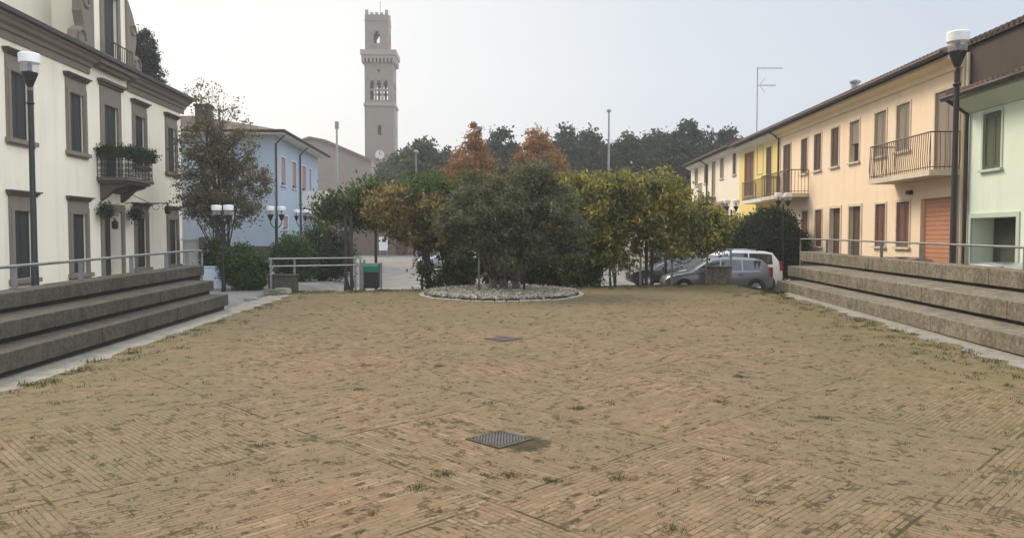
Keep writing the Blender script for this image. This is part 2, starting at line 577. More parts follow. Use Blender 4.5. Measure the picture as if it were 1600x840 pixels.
M['tower'] = brickwall('tower_brick', (0.255, 0.215, 0.165), (0.20, 0.165, 0.13), (0.29, 0.25, 0.20))
M['tower_trim'] = plain('tower_stone', (0.285, 0.24, 0.19), 0.9)
M['churchwall'] = brickwall('church_brick', (0.275, 0.21, 0.165), (0.24, 0.18, 0.145), (0.30, 0.25, 0.2))
M['redbrick'] = brickwall('low_house_brick', (0.20, 0.135, 0.105), (0.16, 0.105, 0.082), (0.2, 0.165, 0.135))
M['clock'] = plain('clock_face', (0.58, 0.57, 0.53), 0.5)
M['bark'] = plain('bark', (0.075, 0.06, 0.045), 0.95, vary=0.4, scale=8, bumps=0.5)
M['bark_pale'] = plain('pale_bark', (0.16, 0.14, 0.115), 0.95, vary=0.4, scale=6, bumps=0.4)
M['stone'] = plain('white_stone', (0.33, 0.30, 0.24), 0.9, vary=0.25, scale=4, bumps=0.3)
M['soil'] = plain('soil', (0.07, 0.05, 0.035), 1.0, vary=0.3, scale=3)
M['green_plastic'] = plain('green_bin_plastic', (0.02, 0.13, 0.07), 0.45, vary=0.1)
M['black_plastic'] = plain('black_plastic', (0.012, 0.013, 0.013), 0.5)
M['rust'] = plain('grate_iron', (0.095, 0.075, 0.068), 0.8, 0.1, 0.3, 20)
M['cover_green'] = plain('sign_white', (0.8, 0.8, 0.78), 0.5)
M['awning'] = plain('brown_awning', (0.20, 0.135, 0.10), 0.9)

olive_leaf = leafmat('olive_leaves', [(0.1, (0.047, 0.0537, 0.0242)), (0.5, (0.1141, 0.1181, 0.059)), (0.8, (0.2013, 0.2013, 0.1141)), (1.0, (0.3489, 0.3489, 0.2281))], 1.5, 0.4)
vine_gold = leafmat('gold_vine_leaves', [(0.1, (0.0678, 0.0903, 0.0241)), (0.45, (0.1732, 0.1807, 0.0451)), (0.7, (0.3613, 0.3011, 0.0678)), (1.0, (0.6624, 0.4817, 0.1129))], 1.0, 0.5)
vine_green = leafmat('green_vine_leaves', [(0.1, (0.0299, 0.0499, 0.014)), (0.5, (0.0599, 0.0949, 0.0239)), (0.85, (0.1198, 0.1497, 0.035)), (1.0, (0.2196, 0.1996, 0.0499))], 1.0, 0.5)
vine_orange = leafmat('orange_vine_leaves', [(0.1, (0.07, 0.075, 0.024)), (0.42, (0.15, 0.125, 0.042)), (0.7, (0.30, 0.21, 0.075)), (1.0, (0.44, 0.29, 0.12))], 1.0, 0.5)
rust_leaf = leafmat('rust_leaves', [(0.1, (0.15, 0.07, 0.022)), (0.5, (0.30, 0.145, 0.045)), (1.0, (0.42, 0.22, 0.075))], 0.7, 0.45)
wood_leaf = leafmat('dark_wood_leaves', [(0.1, (0.0196, 0.0302, 0.0179)), (0.6, (0.0401, 0.0535, 0.0302)), (1.0, (0.0713, 0.0846, 0.0446))], 0.4, 0.45)
mid_leaf = leafmat('mid_green_leaves', [(0.1, (0.039, 0.0536, 0.0244)), (0.6, (0.0829, 0.0975, 0.0439)), (1.0, (0.1365, 0.1462, 0.0683))], 0.4, 0.5)
birch_leaf = leafmat('birch_leaves', [(0.05, (0.06, 0.055, 0.028)), (0.5, (0.135, 0.112, 0.056)), (0.85, (0.22, 0.165, 0.085)), (1.0, (0.30, 0.22, 0.11))], 0.8, 0.4)
conifer_leaf = leafmat('conifer_needles', [(0.1, (0.0104, 0.0176, 0.0112)), (0.7, (0.024, 0.036, 0.0208)), (1.0, (0.04, 0.052, 0.028))], 0.8, 0.4, 0.15)
bush_leaf = leafmat('bush_leaves', [(0.1, (0.0136, 0.0272, 0.0097)), (0.6, (0.0311, 0.0564, 0.0175)), (1.0, (0.0632, 0.0924, 0.0311))], 1.6, 0.45, 0.2)
bush_light = leafmat('light_bush_leaves', [(0.1, (0.0238, 0.0486, 0.013)), (0.6, (0.0486, 0.0918, 0.0216)), (1.0, (0.0918, 0.1404, 0.0378))], 1.6, 0.45, 0.2)
grass_mat = leafmat('grass_blades', [(0.1, (0.035, 0.05, 0.012)), (0.6, (0.075, 0.09, 0.024)), (1.0, (0.14, 0.135, 0.045))], 2, 0.4)

# ------------------------------------------------------------------ ground
def ss(a, b, x):
    t = min(1, max(0, (x - a) / (b - a)))
    return t * t * (3 - 2 * t)


def gz(X, Y):
    zc = -0.1 + 0.75 * ss(36, 80, Y)
    zl = 0.55 - 0.25 * ss(22.5, 26, Y); zl = zl + (zc - zl) * ss(30, 46, Y)
    zr = 0.17 + (zc - 0.17) * ss(30, 35, Y)
    under = -0.4 + (zc + 0.4) * ss(30.5, 31.5, Y)
    if Y < 22:
        wl_ = 1 - ss(-9.6, -8.7, X)
    else:
        wl_ = 1 - ss(-8.9, -8.0, X)
    off = 0.05 * min(Y, 32)
    wr_ = ss(9.9 + off, 10.7 + off, X)
    z = under + (zl - under) * wl_
    return z + (zr - z) * wr_


def grid_axis(lo, hi, fine_lo, fine_hi, step):
    a = [lo, lo * 0.6, lo * 0.35] if lo < fine_lo * 2 else [lo]
    k = fine_lo
    while k <= fine_hi + 1e-6:
        a.append(k); k += step
    b = [hi * 0.4, hi * 0.6, hi] if hi > fine_hi * 2 else [hi]
    return sorted(set(round(q, 4) for q in a + b))


xs = grid_axis(-250, 250, -40, 40, 0.5)
ys = grid_axis(-30, 260, -20, 90, 0.5)
mb = MB()
for j, y in enumerate(ys):
    for x in xs:
        mb.v.append((x, y, gz(x, y)))
nx = len(xs)
for j in range(len(ys) - 1):
    for i in range(nx - 1):
        mb.f.append((j * nx + i, j * nx + i + 1, (j + 1) * nx + i + 1, (j + 1) * nx + i)); mb.m.append(0)
structure(mb.build('ground', M['asphalt'], smooth=True))

# plaza: a raised brick floor, rising slightly away from the camera
PS = 0.0142
def PL(px, py):
    D = FPX * EYE / (py - 353)
    return (PXX(px, D), D, EYE * 0 + PS * D)


def bench_x(lat, vpx, Y):
    return lat + (vpx - 800) / FPX * Y

edge = [PL(*p) for p in ((420, 460), (470, 455.5), (560, 454), (650, 452), (800, 449), (900, 448), (1000, 446), (1145, 443.5), (1187, 452), (1214, 457))]
poly = [(-7.3, -6, PS * -6), ] + edge[:0]
left_side = [(bench_x(-7.0, 775, Y), Y, PS * Y) for Y in (-8, 0, 8, 16, 21.5)]
right_side = [(bench_x(8.0, 860, Y), Y, PS * Y) for Y in (24, 16, 8, 0, -8)]
outline = left_side + edge + right_side
bm = bmesh.new()
vs = [bm.verts.new(p) for p in outline]
top = bm.faces.new(vs)
ex = bmesh.ops.extrude_face_region(bm, geom=[top])
for e in ex['geom']:
    if isinstance(e, bmesh.types.BMVert): e.co.z -= 0.6
bmesh.ops.recalc_face_normals(bm, faces=bm.faces)
me = bpy.data.meshes.new('plaza_paving'); bm.to_mesh(me); bm.free()
me.materials.append(M['paving'])
o = bpy.data.objects.new('plaza_paving', me); COL.objects.link(o); structure(o)

# pale gutter strips between paving and the lowest bench on each side
def strip(lat0, lat1, vpx, y0, y1, rag, seed):
    rr = random.Random(seed)
    mb = MB()
    n = int((y1 - y0) / 0.35)
    prev = None
    for i in range(n + 1):
        Y = y0 + (y1 - y0) * i / n
        j = rr.uniform(-rag, rag)
        a = (bench_x(lat0, vpx, Y), Y, PS * Y + 0.012)
        b = (bench_x(lat1, vpx, Y) + j, Y + rr.uniform(-.1, .1), PS * Y + 0.005)
        if prev: mb.quad(prev[0], prev[1], b, a)
        prev = (a, b)
    return mb
structure(strip(-7.5, -6.83, 775, -6, 25.6, 0.13, 3).build('gutter_strip', M['gutter']))
structure(strip(8.95, 7.75, 860, -6, 26.5, 0.2, 4).build('gutter_strip', M['gutter']))

# ------------------------------------------------------------------ concrete bench tiers
def tier(lat, vpx, slope, z_top, depth, z_bot, y0, y1, mat, label):
    sg = 1 if lat > 0 else -1
    t = thing('concrete_bench', label, 'bench', (bench_x(lat, vpx, y1), y1, z_bot + slope * y1), group='tiered benches along the square')
    sl, pl = MB(), MB()
    n = max(1, round((y1 - y0) / 3.6))
    def slab(mb, la, lb, za, zb, ya, yb):
        p = []
        for z in (za, zb):
            for (l, y) in ((la, ya), (lb, ya), (lb, yb), (la, yb)):
                p.append((bench_x(l, vpx, y), y, z + slope * y))
        if sg < 0: p = [p[i] for i in (1, 0, 3, 2, 5, 4, 7, 6)]
        mb.hexa(p)
    for i in range(n):
        ya = y0 + (y1 - y0) * i / n; yb = y0 + (y1 - y0) * (i + 1) / n - 0.012
        jz = random.uniform(-.006, .006)
        slab(sl, lat, lat + sg * depth, z_bot + 0.075, z_top + jz, ya, yb)
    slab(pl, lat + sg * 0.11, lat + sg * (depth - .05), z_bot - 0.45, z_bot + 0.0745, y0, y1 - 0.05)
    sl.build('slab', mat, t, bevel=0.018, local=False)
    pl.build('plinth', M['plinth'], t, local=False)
    return t

LS, RS = 0.0167, 0.0108
tier(-7.365, 775, LS, 0.38, 0.60, 0.0, -6, 21.1, M['bench_dark'], 'lowest of the three long grey concrete bench steps in front of the villa')
tier(-7.87, 775, LS, 0.736, 0.80, 0.385, -6, 21.4, M['bench_dark'], 'middle one of the three long grey concrete bench steps in front of the villa')
tier(-8.57, 775, LS, 1.095, 0.55, 0.74, -6, 22.55, M['bench_dark'], 'topmost grey concrete bench step in front of the villa, carrying a railing')
tier(8.27, 860, RS, 0.415, 0.95, 0.0, -6, 28.0, M['bench'], 'lowest of the three sunlit concrete bench steps before the peach and mint houses')
tier(9.12, 860, RS, 0.872, 1.45, 0.42, -6, 29.5, M['bench'], 'middle one of the three sunlit concrete bench steps before the peach and mint houses')
tier(10.49, 860, RS, 1.346, 0.60, 0.877, -6, 32.3, M['bench'], 'topmost sunlit concrete bench step before the peach house, carrying a railing')

# ------------------------------------------------------------------ railings
def bench_railing(lat, vpx, slope, z0, h, posts, y0, y1, label, drop):
    t = thing('railing', label, 'railing', (bench_x(lat, vpx, y1), y1, z0 + slope * y1))
    P = lambda y, z: (bench_x(lat, vpx, y), y, z + slope * y)
    a = MB()
    pts = [P(y0, z0 + h), P(y1, z0 + h)]
    a.tube(pts, 0.032, 10)
    ex_ = drop
    if ex_:
        a.tube([P(y1, z0 + h), P(y1 + ex_, z0 + h - .02), P(y1 + ex_ + .05, z0 + h - .12), P(y1 + ex_ + .05, z0 - 1.1)], 0.03, 10)
    a.build('handrail', M['steel'], t, smooth=True, local=False, auto=40)
    for y in posts:
        q = MB()
        x, yy, z = P(y, z0 - 0.02)
        q.box(x - .05, x + .05, yy - .012, yy + .012, z, z + h + .01)
        q.box(x - .075, x + .075, yy - .05, yy + .05, z + 0.018, z + .034)
        q.build('post', M['steel'], t, local=False)
    return t
bench_railing(-8.98, 775, LS, 1.095, 0.42, (0, 4.2, 8.4, 11.6, 14.3, 16.6, 18.9, 20.9, 22.3), -5, 22.4, 'low grey steel railing on the top bench step before the villa', 1.0)
bench_railing(10.95, 860, RS, 1.346, 0.52, (3, 6.5, 9.5, 12.5, 15.2, 17.7, 20.2, 22.7, 25.4, 27.9, 30.4), -5, 32, 'low grey steel railing on the top bench step before the peach house', 1.6)

def end_fence(xa, ya, xb, yb, zg, label, wall_at, hz=(1.08, 0.82)):
    """two-rail steel fence with a low concrete wall at one end of the square"""
    t = thing('railing', label, 'railing', (xa, ya, zg))
    r = MB()
    for h in hz:
        r.tube([(xa, ya, zg + h), (xb, yb, zg + h)], 0.028, 8)
    r.build('handrail', M['steel'], t, smooth=True, local=False, auto=40)
    return t

# left end
a0 = PX(420, 404, 26.6); b0 = PX(566, 402, 28.0)
t = end_fence(a0.x, 26.6, b0.x, 28.0, 0.42, 'two-rail grey steel fence over the low wall beside the round bush', None, (1.12, 0.86))
for px in (423, 460, 555, 563, 569):
    Y = 26.6 + (px - 420) / 146 * 1.4
    q = MB(); x = PXX(px, Y)
    q.box(x - .032, x + .032, Y - .032, Y + .032, -0.1, 1.52 - (0.0 if px < 560 else 0.03)); q.build('post', M['steel'], t, local=False, bevel=.006)
# right end
a1 = PX(998, 389, 30.6); b1 = PX(1146, 388, 31.2)
t = end_fence(a1.x, 30.6, b1.x, 31.2, 0.5, 'two-rail steel fence between the square and the parked grey hatchback', None, (1.3, 1.02))
for px in (1001, 1010, 1050, 1105, 1142):
    Y = 30.6 + (px - 998) / 148 * .6
    q = MB(); x = PXX(px, Y)
    q.box(x - .035, x + .035, Y - .035, Y + .035, -0.1, 1.82); q.build('post', M['steel'], t, local=False, bevel=.006)

def low_wall(x0, x1, y, z0, z1, label, mat):
    mb = MB()
    mb.box(x0, x1, y, y + 0.22, z0, z1)
    mb.box(x0 - .04, x1 + .04, y - .04, y + .26, z1 + .002, z1 + .07)
    return tag(mb.build('low_wall', mat, bevel=.015), label, 'wall')
low_wall(PXX(420, 26.9), PXX(465, 26.9), 26.75, -.1, 0.93, 'low dark concrete wall under the steel fence beside the round bush', M['bench_dark'])
low_wall(PXX(1105, 31), PXX(1143, 31), 30.95, -.1, 1.06, 'low brown concrete wall in front of the grey hatchback doors', M['bench'])

# loose kerb stones at the left corner
for i, (px, py, s, lab) in enumerate(((441, 459, .5, 'white squared kerb stone before the low concrete wall'),
                                       (424, 461, .42, 'brownish squared kerb stone left of the white one by the low wall'),
                                       (392, 469, .4, 'flat pale kerb stone at the left edge of the brick square'))):
    x, y, z = PL(px, py)
    bm = bmesh.new(); bmesh.ops.create_cube(bm, size=1)
    for v in bm.verts:
        v.co.x = v.co.x * s + random.uniform(-.03, .03); v.co.y = v.co.y * .32 + random.uniform(-.03, .03)
        v.co.z = (v.co.z + .5) * (.2 if i < 2 else .1) + random.uniform(-.01, .01)
    bmesh.ops.bevel(bm, geom=bm.edges[:], offset=.025, segments=2, affect='EDGES')
    me = bpy.data.meshes.new('kerb_stone'); bm.to_mesh(me); bm.free()
    me.materials.append(M['stone'] if i != 1 else M['bench'])
    o = bpy.data.objects.new('kerb_stone', me); COL.objects.link(o)
    o.location = (x, y, z - .01); o.rotation_euler = (0, 0, random.uniform(-.3, .3))
    tag(o, lab, 'stone')

# ------------------------------------------------------------------ facade helper
def wall_with_openings(mb, L, z0, z1, openings, depth=0.14, m=0, rm=0, y=0.0):
    xs_ = sorted({0.0, L} | {min(L, max(0, o[0])) for o in openings} | {min(L, max(0, o[1])) for o in openings})
    zs_ = sorted({z0, z1} | {max(z0, o[2]) for o in openings} | {o[3] for o in openings})
    for i in range(len(xs_) - 1):
        for j in range(len(zs_) - 1):
            cx = (xs_[i] + xs_[i + 1]) / 2; cz = (zs_[j] + zs_[j + 1]) / 2
            if any(o[0] < cx < o[1] and o[2] < cz < o[3] for o in openings): continue
            mb.quad((xs_[i], y, zs_[j]), (xs_[i + 1], y, zs_[j]), (xs_[i + 1], y, zs_[j + 1]), (xs_[i], y, zs_[j + 1]), m)
    for o in openings:
        a, b, c, d = o[:4]
        dp = o[4] if len(o) > 4 else depth
        mb.quad((a, y, c), (a, y + dp, c), (a, y + dp, d), (a, y, d), rm)
        mb.quad((b, y + dp, c), (b, y, c), (b, y, d), (b, y + dp, d), rm)
        mb.quad((a, y, d), (a, y + dp, d), (b, y + dp, d), (b, y, d), rm)
        mb.quad((a, y + dp, c), (a, y, c), (b, y, c), (b, y + dp, c), rm)


def shell(mb, L, D, z0, z1, m=0):
    """back and side walls plus lid of a building whose front is y=0"""
    mb.quad((L, 0, z0), (L, D, z0), (L, D, z1), (L, 0, z1), m)
    mb.quad((0, D, z0), (0, 0, z0), (0, 0, z1), (0, D, z1), m)
    mb.quad((L, D, z0), (0, D, z0), (0, D, z1), (L, D, z1), m)
    mb.quad((0, 0, z1), (L, 0, z1), (L, D, z1), (0, D, z1), m)


def leaves_pair(a, b, c, d, y, open_l=False):
    """two shutter leaves closed in an opening"""
    mb = MB()
    mid = (a + b) / 2
    for (p, q) in ((a + .01, mid - .006), (mid + .006, b - .01)):
        mb.box(p, q, y, y + .04, c + .01, d - .01)
        w = .055
        mb.box(p, p + w, y - .012, y - .001, c + .01, d - .01); mb.box(q - w, q, y - .012, y - .001, c + .01, d - .01)
        mb.box(p + w + .001, q - w - .001, y - .012, y - .001, c + .01, c + .10); mb.box(p + w + .001, q - w - .001, y - .012, y - .001, d - .10, d - .01)
    return mb


def window(root, a, b, c, d, sm, frame_m, sill_m, fw=0.07, depth=0.14, sill=True, half=None, name='window'):
    w = MB()
    w.box(a, b, depth - .012, depth + .03, c, d)
    wo = w.build(name, M['pane'], root)
    if half is None:
        leaves_pair(a, b, c, d, 0.05).build('shutter', sm, wo)
    else:                                   # a blind pulled part of the way down
        s = MB(); z = c + (d - c) * half
        s.box(a + .01, b - .01, 0.06, 0.09, z, d - .01); s.build('shutter', sm, wo)
    f = MB()
    f.box(a - fw, a, -.025, .03, c, d); f.box(b, b + fw, -.025, .03, c, d); f.box(a - fw, b + fw, -.025, .03, d + .001, d + fw)
    f.build('frame', frame_m, wo)
    if sill:
        s = MB(); s.box(a - fw - .03, b + fw + .03, -.09, .10, c - .07, c - .002); s.build('sill', sill_m, wo)
    return wo


def bar_railing(root, segs, z0, z1, step, mat, scroll=False, r=0.011, belly=0.0, name='railing'):
    mb = MB()
    for (p, q) in segs:
        p, q = Vector(p), Vector(q)
        n = max(2, int((q - p).length / step))
        mb.tube([p + Vector((0, 0, z1)), q + Vector((0, 0, z1))], r * 1.9, 6)
        mb.tube([p + Vector((0, 0, z0 + .08)), q + Vector((0, 0, z0 + .08))], r * 1.3, 6)
        d = (q - p).normalized(); nrm = Vector((d.y, -d.x, 0))
        for i in range(n + 1):
            c = p + (q - p) * i / n
            if belly:
                mb.tube([c + Vector((0, 0, z0)), c + nrm * belly + Vector((0, 0, z0 + (z1 - z0) * .3)), c + nrm * belly * .4 + Vector((0, 0, z0 + (z1 - z0) * .65)), c + Vector((0, 0, z1))], r, 5)
            else:
                mb.tube([c + Vector((0, 0, z0)), c + Vector((0, 0, z1))], r, 5)
            if scroll and i < n:
                for k in range(3):
                    cc = c + (q - p) / n / 2 + Vector((0, 0, z0 + (z1 - z0) * (.25 + .25 * k)))
                    ring = [cc + (d * math.cos(t_) + Vector((0, 0, 1)) * math.sin(t_)) * step * .42 for t_ in np.linspace(0, 2 * math.pi, 9)]
                    mb.tube(ring, r * .9, 4, cap=False)
    return mb.build(name, mat, root)


def gutter_run(mb, L, y, z, x0=0.0):
    mb.tube([(x0, y, z), (L, y, z)], 0.075, 8)

# ------------------------------------------------------------------ villa (left)
VA = math.atan(-0.0542)
D0 = 23.9
villa = thing('villa', 'cream two-storey villa with grey stone window trim and an iron balcony', 'house', (-14.88 - 0.0542 * D0, D0, 0.55), R(90) - VA)
V0 = 0.55
vz = lambda z: z - V0
VL, VD = 15.85, 12.0
cs = [1.65, 5.32, 8.1, 10.88, 14.55]
ops = []
for i, c in enumerate(cs):
    if i == 2:
        ops += [(c - .6, c + .6, vz(4.75), vz(7.68)), (c - .8, c + .8, 0.02, vz(3.38), .5)]
    else:
        ops += [(c - .5, c + .5, vz(5.5), vz(7.68)), (c - .5, c + .5, vz(.92), vz(3.16))]
w = MB()
wall_with_openings(w, VL, -.6, vz(9.3), ops, .16)
shell(w, VL, VD, -.6, vz(9.3))
w.build('wall', M['villa'], villa)

def villa_window(c, z0, z1, zc, first):
    wd = MB(); wd.box(c - .5, c + .5, .15, .19, z0, z1)
    wo = wd.build('window', M['pane'], villa)
    leaves_pair(c - .5, c + .5, z0, z1, .07).build('shutter', M['shut_dark'], wo)
    f = MB()
    f.box(c - .76, c - .5, -.06, .02, z0, z1); f.box(c + .5, c + .76, -.06, .02, z0, z1)
    f.box(c - .76, c + .76, -.06, .02, z1 + .001, z1 + .24)
    f.box(c - .70, c - .56, -.085, -.061, z0, z1 + .1); f.box(c + .56, c + .70, -.085, -.061, z0, z1 + .1)
    f.box(c - .76, c + .76, -.035, .02, z1 + .241, zc - .17)
    f.build('frame', M['trim'], wo)
    k = MB()
    for j, (dz, out_) in enumerate(((.17, .09), (.11, .15), (.05, .22))):
        k.box(c - .78 - out_ * .5, c + .78 + out_ * .5, -out_, .02, zc - dz, zc - dz + .058 if j < 2 else zc)
    k.build('cornice', M['trim_dark'], wo)
    s = MB()
    s.box(c - .84, c + .84, -.16, .05, z0 - .15, z0 - .003); s.box(c - .76, c + .76, -.08, .02, z0 - .22, z0 - .152)
    s.build('sill', M['trim'], wo)

for i, c in enumerate(cs):
    if i == 2: continue
    villa_window(c, vz(5.5), vz(7.68), vz(8.36), True)
    villa_window(c, vz(.92), vz(3.16), vz(3.82), False)
# balcony door and front door
c = cs[2]
wd = MB(); wd.box(c - .6, c + .6, .15, .19, vz(4.75), vz(7.68)); wo = wd.build('balcony_door', M['pane'], villa)
leaves_pair(c - .6, c + .6, vz(4.78), vz(7.68), .07).build('shutter', M['shut_dark'], wo)
f = MB(); f.box(c - .9, c - .6, -.06, .02, vz(4.75), vz(7.68)); f.box(c + .6, c + .9, -.06, .02, vz(4.75), vz(7.68)); f.box(c - .9, c + .9, -.06, .02, vz(7.681), vz(8.4))
f.build('frame', M['trim'], wo)
k = MB(); k.box(c - 1.0, c + 1.0, -.14, .02, vz(8.42), vz(8.52)); k.box(c - 1.08, c + 1.08, -.24, .02, vz(8.522), vz(8.64)); k.build('cornice', M['trim_dark'], wo)
wd = MB(); wd.box(c - .8, c - .02, .46, .52, 0.02, vz(3.38)); wd.box(c + .02, c + .8, .46, .52, .02, vz(3.38)); do = wd.build('door', M['door_dark'], villa)
f = MB(); f.box(c - 1.05, c - .8, -.06, .02, 0, vz(3.38)); f.box(c + .8, c + 1.05, -.06, .02, 0, vz(3.38)); f.box(c - 1.05, c + 1.05, -.06, .02, vz(3.381), vz(3.65)); f.build('frame', M['trim'], do)
k = MB(); k.tube([(c + .12, .45, 1.15), (c + .12, .40, 1.15)], .035, 8); k.tube([(c - .12, .45, 1.15), (c - .12, .40, 1.15)], .035, 8); k.build('handle', M['rust'], do)
# balcony
bz = vz(4.55)
b_ = MB(); b_.box(c - 1.3, c + 1.3, -1.2, -.001, bz, bz + .14); b_.box(c - 1.2, c + 1.2, -1.08, -.001, bz - .10, bz - .002)
for s in (-.9, .9):
    b_.prism([(0.0, bz - .103), (-1.0, bz - .103), (-.95, bz - .2), (-.55, bz - .32), (-.25, bz - .62), (0, bz - .8)], 'x', c + s - .12, c + s + .12)
b_.prism([(0.0, bz - .103), (-.5, bz - .103), (-.4, bz - .3), (0, bz - .45)], 'x', c - .77, c + .77)
bo = b_.build('balcony', M['trim_dark'], villa)
bar_railing(bo, [((c - 1.25, -.02, 0), (c - 1.25, -1.15, 0)), ((c - 1.25, -1.15, 0), (c + 1.25, -1.15, 0)), ((c + 1.25, -1.15, 0), (c + 1.25, -.02, 0))], bz + .14, bz + 1.1, .13, M['iron'], scroll=True, r=.013)
# cornice in two runs and the gutter
k = MB()
for (xa, xb) in ((0 - .3, 6.35), (9.7, VL + .35)):
    prof = [(.0, vz(8.62)), (-.06, vz(8.62)), (-.08, vz(8.85)), (-.16, vz(8.88)), (-.2, vz(9.0)), (-.34, vz(9.06)), (-.40, vz(9.16)), (-.5, vz(9.2)), (-.5, vz(9.28)), (0, vz(9.28))]
    k.prism(prof, 'x', xa, xb)
k.box(6.36, 9.69, -.5, 0, vz(9.12), vz(9.28)); k.box(6.7, 9.35, -.3, 0, vz(8.98), vz(9.118))
k.build('cornice', M['trim'], villa)
g = MB(); g.box(-.35, VL + .5, -.66, -.48, vz(9.285), vz(9.43)); g.build('gutter', M['gutter_dark'], villa)
r = MB()
rz0, rz1 = vz(9.3), vz(11.0)
r.poly([(-.35, -.5, rz0 + .06), (VL + .5, -.5, rz0 + .06), (VL - 5, 6, rz1), (5, 6, rz1)])
r.poly([(VL + .5, -.5, rz0 + .06), (VL + .5, VD + .5, rz0 + .06), (VL - 5, 6, rz1)])
r.poly([(VL + .5, VD + .5, rz0 + .06), (-.35, VD + .5, rz0 + .06), (5, 6, rz1), (VL - 5, 6, rz1)])
r.poly([(-.35, VD + .5, rz0 + .06), (-.35, -.5, rz0 + .06), (5, 6, rz1)])
r.build('roof', M['tile_dark'], villa)
# attic behind the eaves
t_ = MB(); wall_with_openings(t_, 7.8, vz(9.2), vz(13.4), [(2.0, 3.1, vz(11.7), vz(13.0)), (5.0, 6.0, vz(11.7), vz(13.0))], .12, y=1.5)
t_.quad((7.8, 1.5, vz(9.2)), (7.8, 8, vz(9.2)), (7.8, 8, vz(13.4)), (7.8, 1.5, vz(13.4)))
t_.quad((0, 1.5, vz(13.4)), (7.8, 1.5, vz(13.4)), (7.8, 8, vz(13.4)), (0, 8, vz(13.4)))
t_.quad((0, 8, vz(9.2)), (0, 1.5, vz(9.2)), (0, 1.5, vz(13.4)), (0, 8, vz(13.4)))
t_.quad((7.8, 8, vz(9.2)), (0, 8, vz(9.2)), (0, 8, vz(13.4)), (7.8, 8, vz(13.4)))
ao = t_.build('attic', M['attic'], villa)
t_ = MB()
for xx in (2.0, 5.0): t_.box(xx, xx + 1.1, 1.58, 1.61, vz(11.7), vz(13.0)); t_.box(xx - .15, xx + 1.25, 1.42, 1.49, vz(11.55), vz(11.69))
t_.build('window', M['shut_dark'], ao)
# dormer with volutes
d_ = MB(); wall_with_openings(d_, 2.9, vz(9.3), vz(12.9), [(.85, 2.05, vz(9.75), vz(12.2))], .25)
shell(d_, 2.9, 3.0, vz(9.3), vz(12.9))
d_.v = [(v[0] + 6.65, v[1] - .05, v[2]) for v in d_.v]
dm = d_.build('dormer', M['villa'], villa)
d_ = MB(); d_.prism([(6.3, vz(12.93)), (9.9, vz(12.93)), (8.1, vz(14.0))], 'y', -.3, 2.9); d_.build('pediment', M['trim'], dm)
d_ = MB(); d_.box(7.5, 8.7, .06, .12, vz(9.75), vz(12.2)); dw = d_.build('window', M['shut_dark'], dm)
d_ = MB(); d_.box(7.25, 7.49, -.13, -.052, vz(9.6), vz(12.2)); d_.box(8.71, 8.95, -.13, -.052, vz(9.6), vz(12.2)); d_.box(7.25, 8.95, -.13, -.052, vz(12.202), vz(12.5)); d_.build('frame', M['trim'], dw)
for sgn in (-1, 1):
    v_ = MB()
    x0 = 8.1 + sgn * 1.452
    prof = [(0, 9.45), (1.25, 9.45), (1.4, 9.75), (1.3, 10.1), (1.0, 10.3), (.78, 10.2), (.8, 10.45), (.95, 10.9), (.9, 11.5), (.6, 12.0), (.25, 12.4), (0, 12.6)]
    pts = [(x0 + sgn * p, vz(z)) for p, z in prof]
    if sgn < 0: pts.reverse()
    v_.prism(pts, 'y', -.12, .25)
    for (cx, cz, rr) in ((1.0, 9.88, .3), (.6, 11.35, .22)):
        ring = [(x0 + sgn * (cx + rr * math.cos(t2)), -.14, vz(cz + rr * math.sin(t2))) for t2 in np.linspace(0, 2 * math.pi, 13)]
        v_.tube(ring, .06, 6, cap=False)
    v_.build('volute', M['trim'], dm)
dr = bar_railing(dm, [((6.9, -.45, 0), (9.3, -.45, 0))], vz(9.44), vz(10.15), .16, M['iron'], r=.014)
# iron bracket with hanging lamps beside the door
def on_villa(s, y, z):
    return parent_matrix(villa) @ Vector((s, y, z))
br = MB()
br.tube([(c + 1.2, 0, vz(3.75)), (c + 1.2, -1.9, vz(3.75))], .022, 6)
br.tube([(c + 1.2, 0, vz(4.25)), (c + 1.2, -1.0, vz(3.78))], .016, 6)
for k_ in range(4):
    ring = [(c + 1.2, -.5 - .4 * k_ + .15 * math.cos(t2), vz(3.60) + .13 * math.sin(t2)) for t2 in np.linspace(0, 2 * math.pi, 11)]
    br.tube(ring, .012, 4, cap=False)
br.build('iron_bracket', M['iron'], villa)

def lantern(loc, label):
    t = thing('hanging_lantern', label, 'lantern', loc)
    q = MB(); q.lathe([(.06, -.34), (.13, -.30), (.15, -.05), (.05, .03), (.012, .12)], n=6); q.build('cage', M['iron'], t)
    q = MB(); q.lathe([(.1, -.28), (.115, -.07)], n=6); q.build('glass', M['glassy'], t)

m_, nt_, b_2 = nodes_of('frosted_glass')
b_2.inputs['Base Color'].default_value = (0.75, 0.75, 0.72, 1); b_2.inputs['Roughness'].default_value = .35
M['glassy'] = m_
lantern(on_villa(c + 1.2, -1.8, vz(3.62)), 'small iron lantern hanging from the tip of the wall bracket on the villa')
lantern(on_villa(c - .55, -.35, vz(2.95)), 'small iron lantern hanging in front of the dark villa door')

